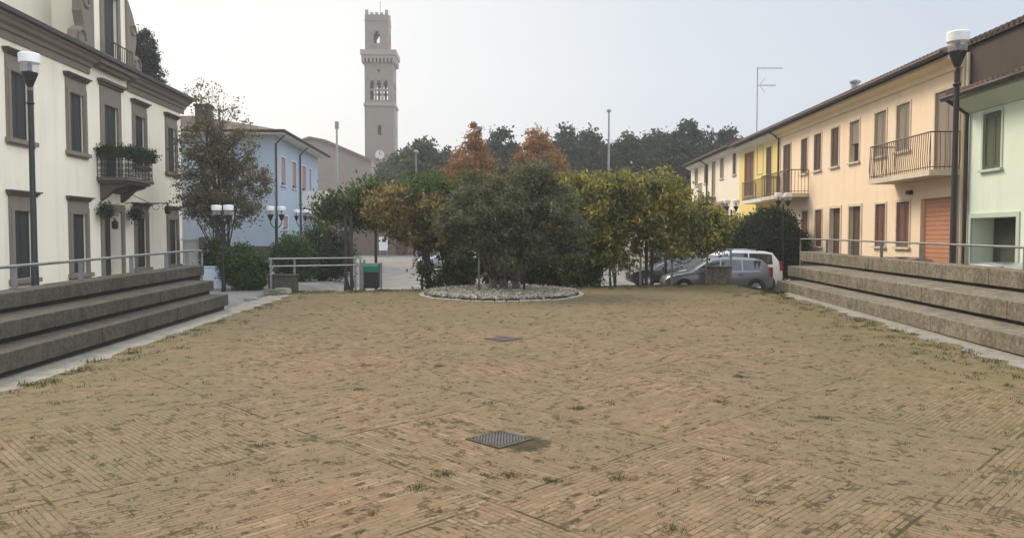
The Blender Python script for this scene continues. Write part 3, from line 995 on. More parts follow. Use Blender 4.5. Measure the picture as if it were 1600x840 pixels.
# ------------------------------------------------------------------ foliage
def leaf_quads(P, size, asp=0.5, outward=None, droop=0.0, r=rng):
    n = len(P)
    nrm = r.normal(size=(n, 3))
    if outward is not None: nrm = nrm * .8 + outward
    nrm /= np.linalg.norm(nrm, axis=1)[:, None] + 1e-9
    d = r.normal(size=(n, 3)); d[:, 2] -= droop
    d -= nrm * (d * nrm).sum(1)[:, None]
    d /= np.linalg.norm(d, axis=1)[:, None] + 1e-9
    s = np.cross(nrm, d)
    L = (size * r.uniform(.6, 1.4, n))[:, None]
    V = np.stack([P - d * L * .5, P + s * L * asp * .5 + nrm * L * .06, P + d * L * .5, P - s * L * asp * .5 + nrm * L * .06], 1).reshape(-1, 3)
    return V


def np_mesh(name, V, mat, parent=None, offset=(0, 0, 0), k=4):
    me = bpy.data.meshes.new(name)
    n = len(V) // k
    me.vertices.add(len(V)); me.vertices.foreach_set('co', (V - np.array(offset)).astype(np.float32).ravel())
    me.loops.add(len(V)); me.loops.foreach_set('vertex_index', np.arange(len(V), dtype=np.int32))
    me.polygons.add(n); me.polygons.foreach_set('loop_start', np.arange(0, len(V), k, dtype=np.int32))
    me.polygons.foreach_set('loop_total', np.full(n, k, dtype=np.int32))
    me.materials.append(mat); me.update(calc_edges=True); me.validate()
    o = bpy.data.objects.new(name, me); COL.objects.link(o)
    if parent is not None: o.parent = parent
    return o


def clump_points(blobs, nclump, nleaf, cr, shell_=0.45, r=rng, flat=0.75):
    B = np.array([b[:6] for b in blobs], float)
    wt = (B[:, 3] * B[:, 4] * B[:, 5]) ** (2 / 3)
    wt /= wt.sum()
    idx = r.choice(len(B), nclump, p=wt)
    d = r.normal(size=(nclump, 3)); d /= np.linalg.norm(d, axis=1)[:, None]
    rad = (shell_ + (1 - shell_) * r.uniform(0, 1, nclump) ** .6) * r.uniform(.85, 1.12, nclump)
    C = B[idx, :3] + d * B[idx, 3:6] * rad[:, None]
    crr = cr * r.uniform(.55, 1.35, nclump)
    li = r.integers(0, nclump, nleaf)
    off = r.normal(size=(nleaf, 3)) * .5; off[:, 2] *= flat
    P = C[li] + off * crr[li][:, None]
    return C, P, d[li]


def lumps(xa, xb, bottom, top, ya, yb, n, r0, r1, seed):
    """many small lobes filling an outline: bottom/top are (x, z) polylines; lobes keep to the top and the front"""
    q = random.Random(seed)
    bx_l, bz_l = zip(*bottom); tx_l, tz_l = zip(*top)
    out_ = []
    for i in range(n):
        x = q.uniform(xa, xb)
        lo, hi = np.interp(x, bx_l, bz_l), np.interp(x, tx_l, tz_l)
        r_ = q.uniform(r0, r1)
        u = q.random() ** .75
        z = lo + r_ * .6 + (hi - lo - r_ * 1.2) * u
        on_top = u > .75
        y = q.uniform(ya, yb) if on_top else ya + abs(q.gauss(0, .35)) * (yb - ya) * .5
        out_.append((x, y, z, r_ * q.uniform(.8, 1.3), r_ * q.uniform(.8, 1.2), r_ * q.uniform(.7, 1.1)))
    return out_


def limbs(mb, base, top_z, r0, targets, r=random, n=6, lean=0.0, twist=.12):
    base = Vector(base)
    h = top_z - base.z
    trunk = [base]
    for i in range(1, 5):
        trunk.append(base + Vector((r.uniform(-1, 1) * twist * h * .3 + lean * h * i / 4, r.uniform(-1, 1) * twist * h * .3, h * i / 4)))
    mb.tube(trunk, [r0 * (1.25, 1, .85, .7, .5)[i] for i in range(5)], n + 2)
    for T in targets:
        T = Vector(T)
        k = r.randint(1, 4); s = trunk[k]
        mid = s.lerp(T, .5) + Vector((r.uniform(-.1, .1), r.uniform(-.1, .1), .12)) * (T - s).length
        mb.tube([s, mid, T], [r0 * .42, r0 * .25, r0 * .06], n)


def tree(name, label, cat, base, trunk_top, r0, blobs, nclump, nleaf, cr, size, leaf, bark, group=None, asp=.5, droop=0, nlimb=14, shell_=.45, lean=0, trunks=None, flat=.75):
    t = thing(name, label, cat, base, group=group)
    C, P, dd = clump_points(blobs, nclump, nleaf, cr, shell_, flat=flat)
    P = P[P[:, 2] > base[2] + .02]
    V = leaf_quads(P, size, asp, None, droop)
    np_mesh('crown', V, leaf, t, base)
    mb = MB()
    tg = [C[i] for i in rng.choice(len(C), min(nlimb, len(C)), replace=False)]
    for (dx, dy) in (trunks or [(0, 0)]):
        limbs(mb, (base[0] + dx, base[1] + dy, base[2] - .15), trunk_top, r0, tg, lean=lean)
    mb.build('trunk', bark, t, smooth=True, local=False)
    return t


def bush(name, label, base, blobs, nleaf, size, leaf, cat='bush', group=None):
    t = thing(name, label, cat, base, group=group)
    C, P, dd = clump_points(blobs, max(60, nleaf // 45), nleaf, size * 2.8, .78)
    P = P[P[:, 2] > base[2] + .01]
    V = leaf_quads(P, size, .55, None)
    np_mesh('foliage', V, leaf, t, base)
    mb = MB()
    for i in range(5):
        a = i * 1.3
        bl = blobs[i % len(blobs)]
        mb.tube([(base[0] + .1 * math.cos(a), base[1] + .1 * math.sin(a), base[2] - .05), (base[0] * .4 + bl[0] * .6 + .2 * math.cos(a), base[1] * .4 + bl[1] * .6 + .2 * math.sin(a), bl[2])], [.05, .02], 6)
    mb.build('stem', M['bark'], t, local=False)
    return t

# flower boxes with plants on the villa balcony
for (s, y, ln, lab, along) in ((8.1, -1.2, 2.5, 'long trailing green plants along the front rail of the villa balcony', True),
                               (6.85, -.6, 1.0, 'short trailing green plants on the near side rail of the villa balcony', False)):
    p0 = on_villa(s, y, bz + 1.12)
    t = thing('balcony_plant', lab, 'plant', p0, villa.rotation_euler.z)
    q = MB()
    if along: q.box(-ln / 2, ln / 2, -.1, .1, -.22, -.04)
    else: q.box(-.1, .1, -ln / 2, ln / 2, -.22, -.04)
    q.build('planter', M['iron'], t)
    n = 2600 if along else 1100
    P = rng.normal(size=(n, 3)) * np.array((.1, .14, .11)) + np.array((0, 0, .06))
    P[:, 0 if along else 1] += rng.uniform(-ln / 2, ln / 2, n)
    np_mesh('foliage', leaf_quads(P, .09, .6), bush_leaf, t)
for (s, y, z, lab) in ((6.85, -.35, vz(3.35), 'round hanging plant left of the villa door'), (9.4, -.4, vz(3.3), 'round hanging plant right of the villa door')):
    p0 = on_villa(s, y, z)
    t = thing('hanging_plant', lab, 'plant', p0)
    q = MB(); q.lathe([(.06, -.2), (.15, -.12), (.18, 0)], n=10); q.tube([(0, 0, .0), (0, 0, .35)], .008, 4); q.build('basket', M['iron'], t)
    P = rng.normal(size=(900, 3)) * np.array((.15, .15, .15)); np_mesh('foliage', leaf_quads(P, .08, .6), bush_leaf, t)

# ------------------------------------------------------------------ right-hand row
RA = math.atan(0.01917)
def right_house(name, label, Dnear, Dfar, setback=0.0, z0=0.45):
    sc_ = math.sqrt(1 + .01917 ** 2)
    K_ = 1.15
    loc = ((11.97 + .01917 * Dfar + setback) * K_, Dfar * K_, EYE + (z0 - EYE) * K_)
    t = thing(name, label, 'house', loc, R(-90) - RA)
    t.scale = (K_, K_, K_)
    return t, (Dfar - Dnear) * sc_, (lambda D: (Dfar - D) * sc_), (lambda z: z - z0)


def row_roof(root, L, D, z_eave, mat, over=.55, pitch=.30, name='roof', x0=-.0, x1=None, soffit=None):
    x1 = L if x1 is None else x1
    mb = MB()
    zr = z_eave + pitch * (D / 2 + over)
    th = .09
    for (ya, za, yb, zb) in ((-over, z_eave, D / 2, zr), (D / 2, zr, D + over, z_eave)):
        mb.hexa([(x0, ya, za), (x1, ya, za), (x1, yb, zb), (x0, yb, zb), (x0, ya, za + th), (x1, ya, za + th), (x1, yb, zb + th), (x0, yb, zb + th)])
    # rounded tile ends along the eave
    n = int((x1 - x0) / .22)
    for i in range(n):
        xx = x0 + (i + .5) * (x1 - x0) / n
        mb.tube([(xx, -over - .03, z_eave + th), (xx, -over + .5, z_eave + th + .5 * pitch)], .07, 6)
    for (x_, ) in ((x0,), (x1,)):
        mb.poly([(x_, -.0, z_eave - .02), (x_, D, z_eave - .02), (x_, D / 2, zr)])
    ro = mb.build(name, mat, root)
    return ro, zr


def right_building(name, label, Dn, Df, wallm, win_list, doors=(), zt=7.3, roof=True, depth=9.0):
    root, L, S, zz = right_house(name, label, Dn, Df)
    ops = []
    for (D, w_, za, zb, *_) in list(win_list) + list(doors):
        ops.append((S(D) - w_ / 2, S(D) + w_ / 2, zz(za), zz(zb)))
    mb = MB()
    wall_with_openings(mb, L, -.6, zz(zt), ops, .2)
    shell(mb, L, depth, -.6, zz(zt))
    mb.build('wall', wallm, root)
    return root, L, S, zz


# peach house
pw = [(33.28, .72, 5.03, 6.52, 'shut_brown'), (31.75, .76, 5.03, 6.52, 'shut_brown'), (29.98, .74, 5.03, 6.52, 'shut_brown'), (28.2, .80, 5.03, 6.52, 'shut_grey'),
      (26.15, .84, 5.03, 6.52, 'shut_grey'), (24.58, .86, 5.03, 6.52, 'shut_grey'),
      (33.1, .74, 1.92, 3.41, 'shut_red'), (31.55, .76, 1.92, 3.41, 'shut_red'), (26.02, .74, 1.98, 3.41, 'shut_red'), (24.47, .82, 1.98, 3.41, 'shut_red')]
pd = [(35.47, 1.0, 4.2, 6.53, 'shut_brown'), (22.1, 1.12, 4.2, 6.48, 'shut_grey'), (29.85, 1.0, .46, 3.41, 'shut_brown'), (28.05, .98, .46, 3.41, 'shut_brown'), (22.4, 2.0, .46, 3.44, 'roller')]
house, L, S, zz = right_building('peach_house', 'long peach house with two balconies and a salmon roller garage door', 21.25, 36.6, M['peach'], pw, pd)
for k_, (D, w_, za, zb, sm) in enumerate(pw):
    window(house, S(D) - w_ / 2, S(D) + w_ / 2, zz(za), zz(zb), M[sm], M['frame_cream'], M['sill'], half=None if k_ != 3 else .45, depth=.18)
for (D, w_, za, zb, sm) in pd:
    a, b = S(D) - w_ / 2, S(D) + w_ / 2
    if sm == 'roller':
        q = MB(); q.box(a, b, .14, .18, zz(za), zz(zb))
        for k_ in range(22): q.box(a + .02, b - .02, .125, .139, zz(za) + .02 + k_ * .135, zz(za) + .02 + k_ * .135 + .115)
        q.build('garage_door', M['roller'], house)
    elif za > 2:
        window(house, a, b, zz(za), zz(zb), M[sm], M['frame_cream'], M['sill'], sill=False, depth=.18, name='balcony_door')
    else:
        q = MB(); q.box(a + (b - a) * .0, b, .14, .19, zz(za), zz(zb)); do = q.build('door', M[sm], house)
        f = MB(); f.box(a - .1, a, -.03, .03, 0, zz(zb)); f.box(b, b + .1, -.03, .03, 0, zz(zb)); f.box(a - .1, b + .1, -.03, .03, zz(zb) + .001, zz(zb) + .1); f.build('frame', M['frame_cream'], do)
        f = MB(); f.tube([(a + .12, .13, 1.1), (a + .12, .09, 1.1)], .03, 8); f.build('handle', M['steel'], do)
def balcony(root, S, Dn, Df, out_, zslab, zrail, slabm, railm, belly, step=.12):
    a, b = S(Df), S(Dn)
    mb = MB(); mb.box(a, b, -out_, -.002, zslab, zslab + .16)
    bo_ = mb.build('balcony', slabm, root)
    bar_railing(bo_, [((a + .04, -.02, 0), (a + .04, -out_ + .04, 0)), ((a + .04, -out_ + .04, 0), (b - .04, -out_ + .04, 0)), ((b - .04, -out_ + .04, 0), (b - .04, -.02, 0))], zslab + .16, zrail, step, railm, belly=belly, r=.012)
    return bo_
M['rail_cream'] = plain('brown_iron_rail', (0.16, 0.12, 0.09), .6, .2)
balcony(house, S, 21.3, 25.1, .85, zz(4.0), zz(5.2), M['frame_cream'], M['rail_cream'], .03)
balcony(house, S, 32.7, 36.5, .9, zz(4.0), zz(5.15), M['frame_cream'], M['rail_cream'], .0, .13)
k = MB(); k.prism([(0, zz(6.95)), (-.08, zz(6.95)), (-.12, zz(7.1)), (-.42, zz(7.17)), (-.42, zz(7.28)), (0, zz(7.28))], 'x', 0, L); k.build('soffit', M['peach_light'], house)
row_roof(house, L, 9.0, zz(7.33), M['tile'])
g = MB(); gutter_run(g, L, -.62, zz(7.33)); g.tube([(.12, -.58, zz(7.3)), (.12, -.08, zz(6.9)), (.12, -.08, 0)], .05, 8); g.build('gutter', M['gutter_dark'], house)
g = MB(); g.tube([(L - .14, -.08, zz(7.1)), (L - .14, -.08, 0)], .055, 8); g.build('downpipe', M['gutter_dark'], house)
ch = MB(); cy = 3.0; cz = zz(7.4) + .3 * (cy + .55); cx = S(35.4)
ch.box(cx - .2, cx + .2, cy - .2, cy + .2, cz - .3, cz + .45); ch.box(cx - .25, cx + .25, cy - .25, cy + .25, cz + .451, cz + .52)
co = ch.build('chimney', M['offwhite'], house)
ch = MB(); ch.lathe([(.2, 0), (.2, .06), (.17, .08), (.17, .3), (.24, .32), (.24, .4), (.1, .46)], (cx, cy, cz + .522), 12); ch.build('chimney_cap', M['steel'], co)
b_ = MB(); b_.box(S(24.0) - .12, S(24.0) + .12, -.12, -.002, zz(3.62), zz(3.74)); b_.build('wall_lamp', M['iron'], house)

# yellow house
yw = [(41.5, 1.7, 4.5, 6.83, 'shut_red'), (41.4, .9, 1.9, 3.3, 'shut_brown')]
yd = [(38.12, .82, 4.22, 6.73, 'shut_brown'), (38.1, .95, .46, 3.3, 'shut_brown')]
house, L, S, zz = right_building('yellow_house', 'narrow yellow house between the peach house and the white house', 36.62, 43.4, M['yellow'], yw, yd)
for (D, w_, za, zb, sm) in yw: window(house, S(D) - w_ / 2, S(D) + w_ / 2, zz(za), zz(zb), M[sm], M['frame_cream'], M['sill'], depth=.18)
window(house, S(38.12) - .41, S(38.12) + .41, zz(4.22), zz(6.73), M['shut_brown'], M['frame_cream'], M['sill'], sill=False, depth=.18, name='balcony_door')
q = MB(); q.box(S(38.1) - .47, S(38.1) + .47, .14, .19, 0, zz(3.3)); q.build('door', M['shut_brown'], house)
f = MB(); a, b = S(40.1), S(39.05)
for bx in ((a, a + .06, zz(5.5), zz(7.0)), (b - .06, b, zz(5.5), zz(7.0)), (a + .061, b - .061, zz(6.94), zz(7.0)), (a + .061, b - .061, zz(5.5), zz(5.56))): f.box(bx[0], bx[1], -.03, -.002, bx[2], bx[3])
f.build('wall_panel', M['mint_dark'], house)
balcony(house, S, 36.75, 40.3, .75, zz(4.0), zz(5.1), M['offwhite'], M['rail_cream'], 0, .15)
k = MB(); k.prism([(0, zz(7.0)), (-.4, zz(7.17)), (-.4, zz(7.28)), (0, zz(7.28))], 'x', 0, L); k.build('soffit', M['offwhite'], house)
row_roof(house, L, 9.0, zz(7.33), M['tile'])
g = MB(); gutter_run(g, L, -.62, zz(7.33)); g.build('gutter', M['gutter_dark'], house)

# white house
ww = [(54.35, .9, 5.88, 7.15, 'shut_grey'), (51.5, .8, 5.88, 7.15, 'shut_brown'), (47.3, .8, 5.88, 7.15, 'shut_grey'), (44.45, .66, 5.88, 7.15, 'shut_brown'), (53.0, .9, 1.9, 3.3, 'shut_brown'), (50.5, .9, 1.9, 3.3, 'shut_brown')]
wdr = [(49.4, .8, 4.9, 7.15, 'shut_grey'), (45.6, 1.0, .46, 3.3, 'shut_brown')]
house, L, S, zz = right_building('white_house', 'off-white house at the far end of the row, beyond the yellow house', 43.42, 56.2, M['white'], ww, wdr, zt=7.4)
for (D, w_, za, zb, sm) in ww: window(house, S(D) - w_ / 2, S(D) + w_ / 2, zz(za), zz(zb), M[sm], M['frame_cream'], M['sill'], depth=.18)
window(house, S(49.4) - .4, S(49.4) + .4, zz(4.9), zz(7.15), M['shut_grey'], M['frame_cream'], M['sill'], sill=False, depth=.18, name='balcony_door')
q = MB(); q.box(S(45.6) - .5, S(45.6) + .5, .14, .19, 0, zz(3.3)); q.build('door', M['shut_brown'], house)
q = MB(); a, b = S(48.6), S(45.9); q.hexa([(a, -1.3, zz(3.75)), (b, -1.3, zz(3.75)), (b, -.01, zz(4.4)), (a, -.01, zz(4.4)), (a, -1.3, zz(3.82)), (b, -1.3, zz(3.82)), (b, -.01, zz(4.48)), (a, -.01, zz(4.48))]); q.build('awning', M['awning'], house)
q = MB(); q.box(S(49.9), S(48.8), -.9, -.002, zz(4.7), zz(4.85)); bo2 = q.build('balcony', M['awning'], house)
bar_railing(bo2, [((S(49.9) + .03, -.87, 0), (S(48.8) - .03, -.87, 0))], zz(4.85), zz(5.7), .14, M['iron'])
k = MB(); k.prism([(0, zz(7.1)), (-.4, zz(7.27)), (-.4, zz(7.38)), (0, zz(7.38))], 'x', 0, L); k.build('soffit', M['offwhite'], house)
row_roof(house, L, 9.0, zz(7.43), M['tile_dark'])
g = MB(); gutter_run(g, L, -.62, zz(7.43)); g.tube([(S(51.0), -.6, zz(7.4)), (S(51.0), -.07, zz(7.0)), (S(51.0), -.07, 0)], .05, 8); g.build('gutter', M['gutter_dark'], house)

# brown unpainted house and the mint house in front of it
bh, L, S, zz = right_house('rendered_house', 'taller house with bare brown render above the mint house roof', 9.0, 21.24, .1)
mb = MB(); wall_with_openings(mb, L, zz(5.97), zz(7.45), [], .1); shell(mb, L, 9.5, zz(5.97), zz(7.45)); mb.build('wall', M['brownwall'], bh)
row_roof(bh, L, 9.5, zz(7.47), M['tile_dark'], over=.1)
g = MB(); g.tube([(.16, -.07, zz(7.3)), (.16, -.07, zz(6.4))], .05, 8); g.build('downpipe', M['pipe_cream'], bh)
mh, L, S, zz = right_house('mint_house', 'mint green house with a closed green shutter and a dark open garage', 9.2, 21.0)
wa, wb = S(20.25), S(19.48)
ga, gb = S(20.7), S(18.78)
mb = MB(); wall_with_openings(mb, L, -.6, zz(6.0), [(wa, wb, zz(4.05), zz(5.5), .18), (ga, gb, 0.0, zz(2.8), 2.2), (S(15.0), S(14.1), zz(4.05), zz(5.5), .18)], .2)
shell(mb, L, .72, -.6, zz(6.0))
mb.v = list(mb.v); mb.build('wall', M['mint'], mh)
window(mh, wa, wb, zz(4.05), zz(5.5), M['shut_green'], M['mint_dark'], M['mint_dark'], depth=.17)
window(mh, S(15.0), S(14.1), zz(4.05), zz(5.5), M['shut_green'], M['mint_dark'], M['mint_dark'], depth=.17)
q = MB(); q.box(ga, gb, .60, .66, 0, zz(2.8)); q.box(ga + .08, gb - .08, .55, .598, .1, zz(2.5)); q.box(ga + .5, gb - .3, .5, .548, .1, zz(1.9)); q.build('garage_door', M['garage_shade'], mh)  # dark panels stand in for the shaded inside of the open garage
f = MB(); f.box(ga - .12, ga, -.03, .02, 0, zz(2.8)); f.box(gb, gb + .12, -.03, .02, 0, zz(2.8)); f.box(ga - .12, gb + .12, -.03, .02, zz(2.801), zz(2.92)); f.build('garage_frame', M['mint_dark'], mh)
k = MB(); k.prism([(0, zz(5.62)), (-.06, zz(5.62)), (-.5, zz(5.92)), (-.5, zz(6.0)), (0, zz(6.0))], 'x', 0, L); k.build('soffit', M['mint_dark'], mh)
mb = MB(); mb.hexa([(0, -.62, zz(6.02)), (L, -.62, zz(6.02)), (L, .74, zz(6.36)), (0, .74, zz(6.36)), (0, -.62, zz(6.12)), (L, -.62, zz(6.12)), (L, .74, zz(6.46)), (0, .74, zz(6.46))])
n = int(L / .22)
for i in range(n):
    xx = (i + .5) * L / n; mb.tube([(xx, -.66, zz(6.12)), (xx, .7, zz(6.46))], .07, 6)
mb.build('roof', M['tile'], mh)
g = MB(); gutter_run(g, L, -.7, zz(6.02)); g.tube([(.1, -.66, zz(6.0)), (.1, -.08, zz(5.6)), (.1, -.08, 0)], .055, 8); g.build('gutter', M['gutter_dark'], mh)

# roof antenna
ax_, ay_ = PXX(1180, 52.6), 52.6
t = thing('antenna', 'tall thin television antenna standing on the yellow house roof', 'antenna', (ax_, ay_, 8.6))
t.scale = (1.15, 1.15, 1.15)
q = MB(); q.tube([(0, 0, 0), (0, 0, 4.5)], .03, 6); q.build('mast', M['steel'], t)
q = MB(); q.tube([(0, 0, 4.45), (1.45, 0, 4.45)], .02, 5)
for i in range(9): q.tube([(.12 + i * .16, -.25, 4.45), (.12 + i * .16, .25, 4.45)], .01, 4)
q.build('long_aerial', M['steel'], t)
q = MB(); q.tube([(0, 0, 3.45), (1.1, 0, 3.45)], .02, 5)
for s in (-1, 1): q.tube([(.12, 0, 3.45), (.45, 0, 3.45 + s * .42)], .014, 4)
for i in range(6): q.tube([(.4 + i * .12, -.2, 3.45), (.4 + i * .12, .2, 3.45)], .01, 4)
q.build('short_aerial', M['steel'], t)

# ------------------------------------------------------------------ blue house and left background
Bx, By = -14.18, 46.0
bh = thing('blue_house', 'pale blue house with hipped roof and salmon blinds behind the sparse tree', 'house', (Bx, By, .1), R(90) - VA)
bz_ = lambda z: z - .1
BL, BD = 13.2, 17.0
Sb = lambda D: (D - 46) * 1.0015
bw = [(48.2, 1.2, 5.5, 7.25), (51.2, 1.25, 5.5, 7.25), (54.2, 1.4, 5.5, 7.25), (56.3, .8, 5.5, 7.25), (48.6, 1.3, 2.8, 3.6)]
mb = MB(); wall_with_openings(mb, BL, -.4, bz_(8.35), [(Sb(D) - w_ / 2, Sb(D) + w_ / 2, bz_(a), bz_(b)) for D, w_, a, b in bw], .2)
shell(mb, BL, BD, -.4, bz_(8.35)); mb.build('wall', M['blue'], bh)
for D, w_, a, b in bw: window(bh, Sb(D) - w_ / 2, Sb(D) + w_ / 2, bz_(a), bz_(b), M['shut_salmon'], M['bluewhite'], M['sill'], half=.12, depth=.18)
rz = bz_(8.35); o_ = .7
k = MB(); k.box(-o_, BL + o_, -o_, BD + o_, rz + .002, rz + .16); k.build('soffit', M['offwhite'], bh)
r = MB(); zt = rz + 2.1
A, B_, C_, D_ = (-o_ - .05, -o_ - .05, rz + .18), (BL + o_, -o_ - .05, rz + .18), (BL + o_, BD + o_, rz + .18), (-o_ - .05, BD + o_, rz + .18)
E_, F_ = (BL / 2, 6.6, zt), (BL / 2, BD - 6.6, zt)
r.poly([A, B_, E_]); r.poly([B_, C_, F_, E_]); r.poly([C_, D_, F_]); r.poly([D_, A, E_, F_])
r.build('roof', tiles('brown_tiles', (0.17, 0.10, 0.07)), bh)
g = MB(); g.tube([(-o_ - .1, -o_ - .1, rz + .16), (BL + o_, -o_ - .1, rz + .16)], .09, 8); g.tube([(-o_ - .1, -o_ - .1, rz + .16), (-o_ - .1, BD + o_, rz + .16)], .09, 8)
for xx in (.1, Sb(52.6)): g.tube([(xx, -o_, rz + .1), (xx, -.1, rz - .5), (xx, -.1, 0)], .06, 8)
g.build('gutter', M['gutter_dark'], bh)
chx = MB(); chx.box(1.5, 2.3, 4.3, 5.1, rz + .2, rz + 1.9); chx.box(1.42, 2.38, 4.22, 5.18, rz + 1.902, rz + 2.05); chx.build('chimney', M['brownwall'], bh)
q = MB(); q.box(Sb(53.5), Sb(58), -1.6, -.002, bz_(4.3), bz_(4.45))
q.box(Sb(53.5), Sb(53.5) + .12, -1.6, -.002, bz_(4.452), bz_(5.5)); q.box(Sb(53.5) + .121, Sb(58), -1.6, -1.48, bz_(4.452), bz_(5.5)); q.build('balcony', M['offwhite'], bh)

# low wall with brown fence before the blue house
t = thing('garden_wall', 'low pale blue garden wall topped with dark brown fence panels', 'wall', (-16.5, 42, .1))
xa, xb = PXX(318, 42), PXX(424, 42)
q = MB(); q.box(xa, xb, 42, 42.2, -.1, 1.05); q.build('wall', M['bluewhite'], t, local=False)
q = MB(); nb = 30
for i in range(nb): q.box(xa + (xb - xa) * i / nb, xa + (xb - xa) * (i + .93) / nb, 42.06, 42.12, 1.06, 1.8)
q.build('fence_panel', M['frame_brown'], t, local=False)
# gate wall beside the villa
t = thing('gate_wall', 'cream garden wall with a brown gate pillar at the villa corner', 'wall', (PXX(312, 39), 39, .3))
q = MB(); q.box(PXX(286, 39), PXX(312, 39), 39, 39.25, .2, 2.12); q.box(PXX(284, 39), PXX(312, 39), 38.95, 39.3, 2.122, 2.2); q.build('wall', M['offwhite'], t, local=False)
q = MB(); q.box(PXX(312, 39) + .01, PXX(319, 39) + .2, 38.9, 39.35, .2, 2.3); q.build('pillar', M['trim'], t, local=False)
# white panel low wall at the bench end
q = MB(); q.box(PXX(316, 30), PXX(350, 30), 30, 30.18, .0, 1.1); q.box(PXX(315, 30), PXX(351, 30), 29.97, 30.21, 1.102, 1.15)
tag(q.build('low_wall', M['bluewhite'], bevel=.01), 'short bluish white wall behind the end of the left bench steps', 'wall')

# low brick house behind the road
fb = thing('brick_house', 'low brown brick house across the far road under the vine', 'house', (PXX(600, 72), 72, .6))
q = MB(); wall_with_openings(q, 9.5, -.4, 4.6, [(.6, 1.6, .9, 2.3), (5.9, 7.0, 0, 2.2)], .2); shell(q, 9.5, 8, -.4, 4.6)
q.v = [(v[0] - 4.8, v[1], v[2]) for v in q.v]; q.build('wall', M['redbrick'], fb)
q = MB(); q.box(-4.2, -3.2, .17, .2, .9, 2.3); q.build('window', M['pane'], fb)
q = MB(); q.box(1.1, 2.2, .17, .2, 0, 2.2); q.build('door', M['shut_brown'], fb)
q = MB(); q.hexa([(-5.2, -.5, 4.55), (5.1, -.5, 4.55), (5.1, 4, 6), (-5.2, 4, 6), (-5.2, -.5, 4.67), (5.1, -.5, 4.67), (5.1, 4, 6.12), (-5.2, 4, 6.12)])
q.hexa([(-5.2, 4.002, 6), (5.1, 4.002, 6), (5.1, 8.5, 4.55), (-5.2, 8.5, 4.55), (-5.2, 4.002, 6.12), (5.1, 4.002, 6.12), (5.1, 8.5, 4.67), (-5.2, 8.5, 4.67)]); q.build('roof', M['tile_dark'], fb)
p = PX(599, 380, 68)
q = thing('notice_board', 'small white notice board on posts before the brick house', 'sign', (p.x, 68, .6))
z_ = MB(); z_.box(-.38, .38, -.04, .04, .5, 1.7); z_.build('panel', M['cover_green'], q)
z_ = MB(); z_.box(-.1, .22, -.06, -.042, 1.25, 1.55); z_.build('poster', M['pane'], q)
for s in (-.3, .3):
    z_ = MB(); z_.box(s - .03, s + .03, .042, .1, -.2, 1.7); z_.build('post', M['steel'], q)
# pale wall seen behind the cars
q = MB(); q.box(4.0, 12.4, 62, 62.25, 0, 2.6); q.box(3.95, 12.45, 61.95, 62.3, 2.602, 2.7)
tag(q.build('garden_wall', M['white']), 'long pinkish garden wall far behind the parked cars', 'wall')

# ------------------------------------------------------------------ campanile and church
TY = 160.0
tw = thing('bell_tower', 'tall brick bell tower with a clock, arched belfry and battlements', 'tower', (PXX(597.5, TY), TY, .5), R(2))
z2 = lambda py: PX(597, py, TY).z - .5
def ring_wall(mb, w_, za, zb, ops, depth=.7, dx=0):
    """four faces with the same openings, cut right through to the middle"""
    h = w_ / 2
    for k_ in range(4):
        t_ = MB(); wall_with_openings(t_, w_, za, zb, ops, depth)
        a = k_ * math.pi / 2
        for i, v in enumerate(t_.v):
            x, y = v[0] - h, v[1] - h
            t_.v[i] = (x * math.cos(a) - y * math.sin(a) + dx, x * math.sin(a) + y * math.cos(a), v[2])
        n = len(mb.v); mb.v += t_.v; mb.f += [tuple(n + i for i in f_) for f_ in t_.f]; mb.m += t_.m
def arch_top(mb, xc, w_, zs, zt_, y, h, dx=0):
    pass
s_ = MB()
ring_wall(s_, 6.0, -1, z2(168), [(2.65, 3.35, z2(214), z2(199), .4)])
s_.build('shaft', M['tower'], tw)
q = MB(); q.box(-3.2, 3.2, -3.2, 3.2, z2(169.5), z2(166)); q.box(-3.1, 3.1, -3.1, 3.1, z2(166) + .01, z2(164)); q.build('string_course', M['tower_trim'], tw)
q = MB()
ops = [(2.87 + k_ * 1.36 - .46 , 2.87 + k_ * 1.36 + .46, z2(160), z2(130)) for k_ in (-1, 0, 1)]
ring_wall(q, 5.74, z2(164) + .01, z2(103), ops + [(2.6, 3.14, z2(117), z2(113), .3)], .5, -.1)
for k_ in range(4):                                  # pointed heads and mid transoms of the belfry lights
    a = k_ * math.pi / 2
    for j in (-1, 0, 1):
        for (za, zb, yy) in ((z2(146), z2(143), 0.02),):
            pts = [(j * 1.36 - .459, -2.85), (j * 1.36 + .459, -2.85), (j * 1.36 + .459, -2.4), (j * 1.36 - .459, -2.4)]
            pr = [(x * math.cos(a) - y * math.sin(a) - .1, x * math.sin(a) + y * math.cos(a)) for x, y in pts]
            q.prism(pr, 'z', za, zb)
        for sg in (-1, 1):
            tri = [(j * 1.36 + sg * .459, z2(131)), (j * 1.36 + sg * .459, z2(134.5)), (j * 1.36 + sg * .12, z2(130.6))]
            pr = []
            for yy in (-2.85, -2.5):
                for x, z in tri: pr.append((x * math.cos(a) - yy * math.sin(a) - .1, x * math.sin(a) + yy * math.cos(a), z))
            n = len(q.v); q.v += pr
            for f_ in ((0, 1, 2), (5, 4, 3), (0, 3, 4, 1), (1, 4, 5, 2), (2, 5, 3, 0)): q.f.append(tuple(n + i for i in f_)); q.m.append(0)
q.box(-2.9, 2.7, -2.8, 2.8, z2(164) + .2, z2(161.5))
q.build('belfry', M['tower'], tw)
q = MB()
q.box(-3.5, 3.3, -3.4, 3.4, z2(97), z2(92) - .002); q.box(-3.7, 3.5, -3.6, 3.6, z2(92), z2(84))
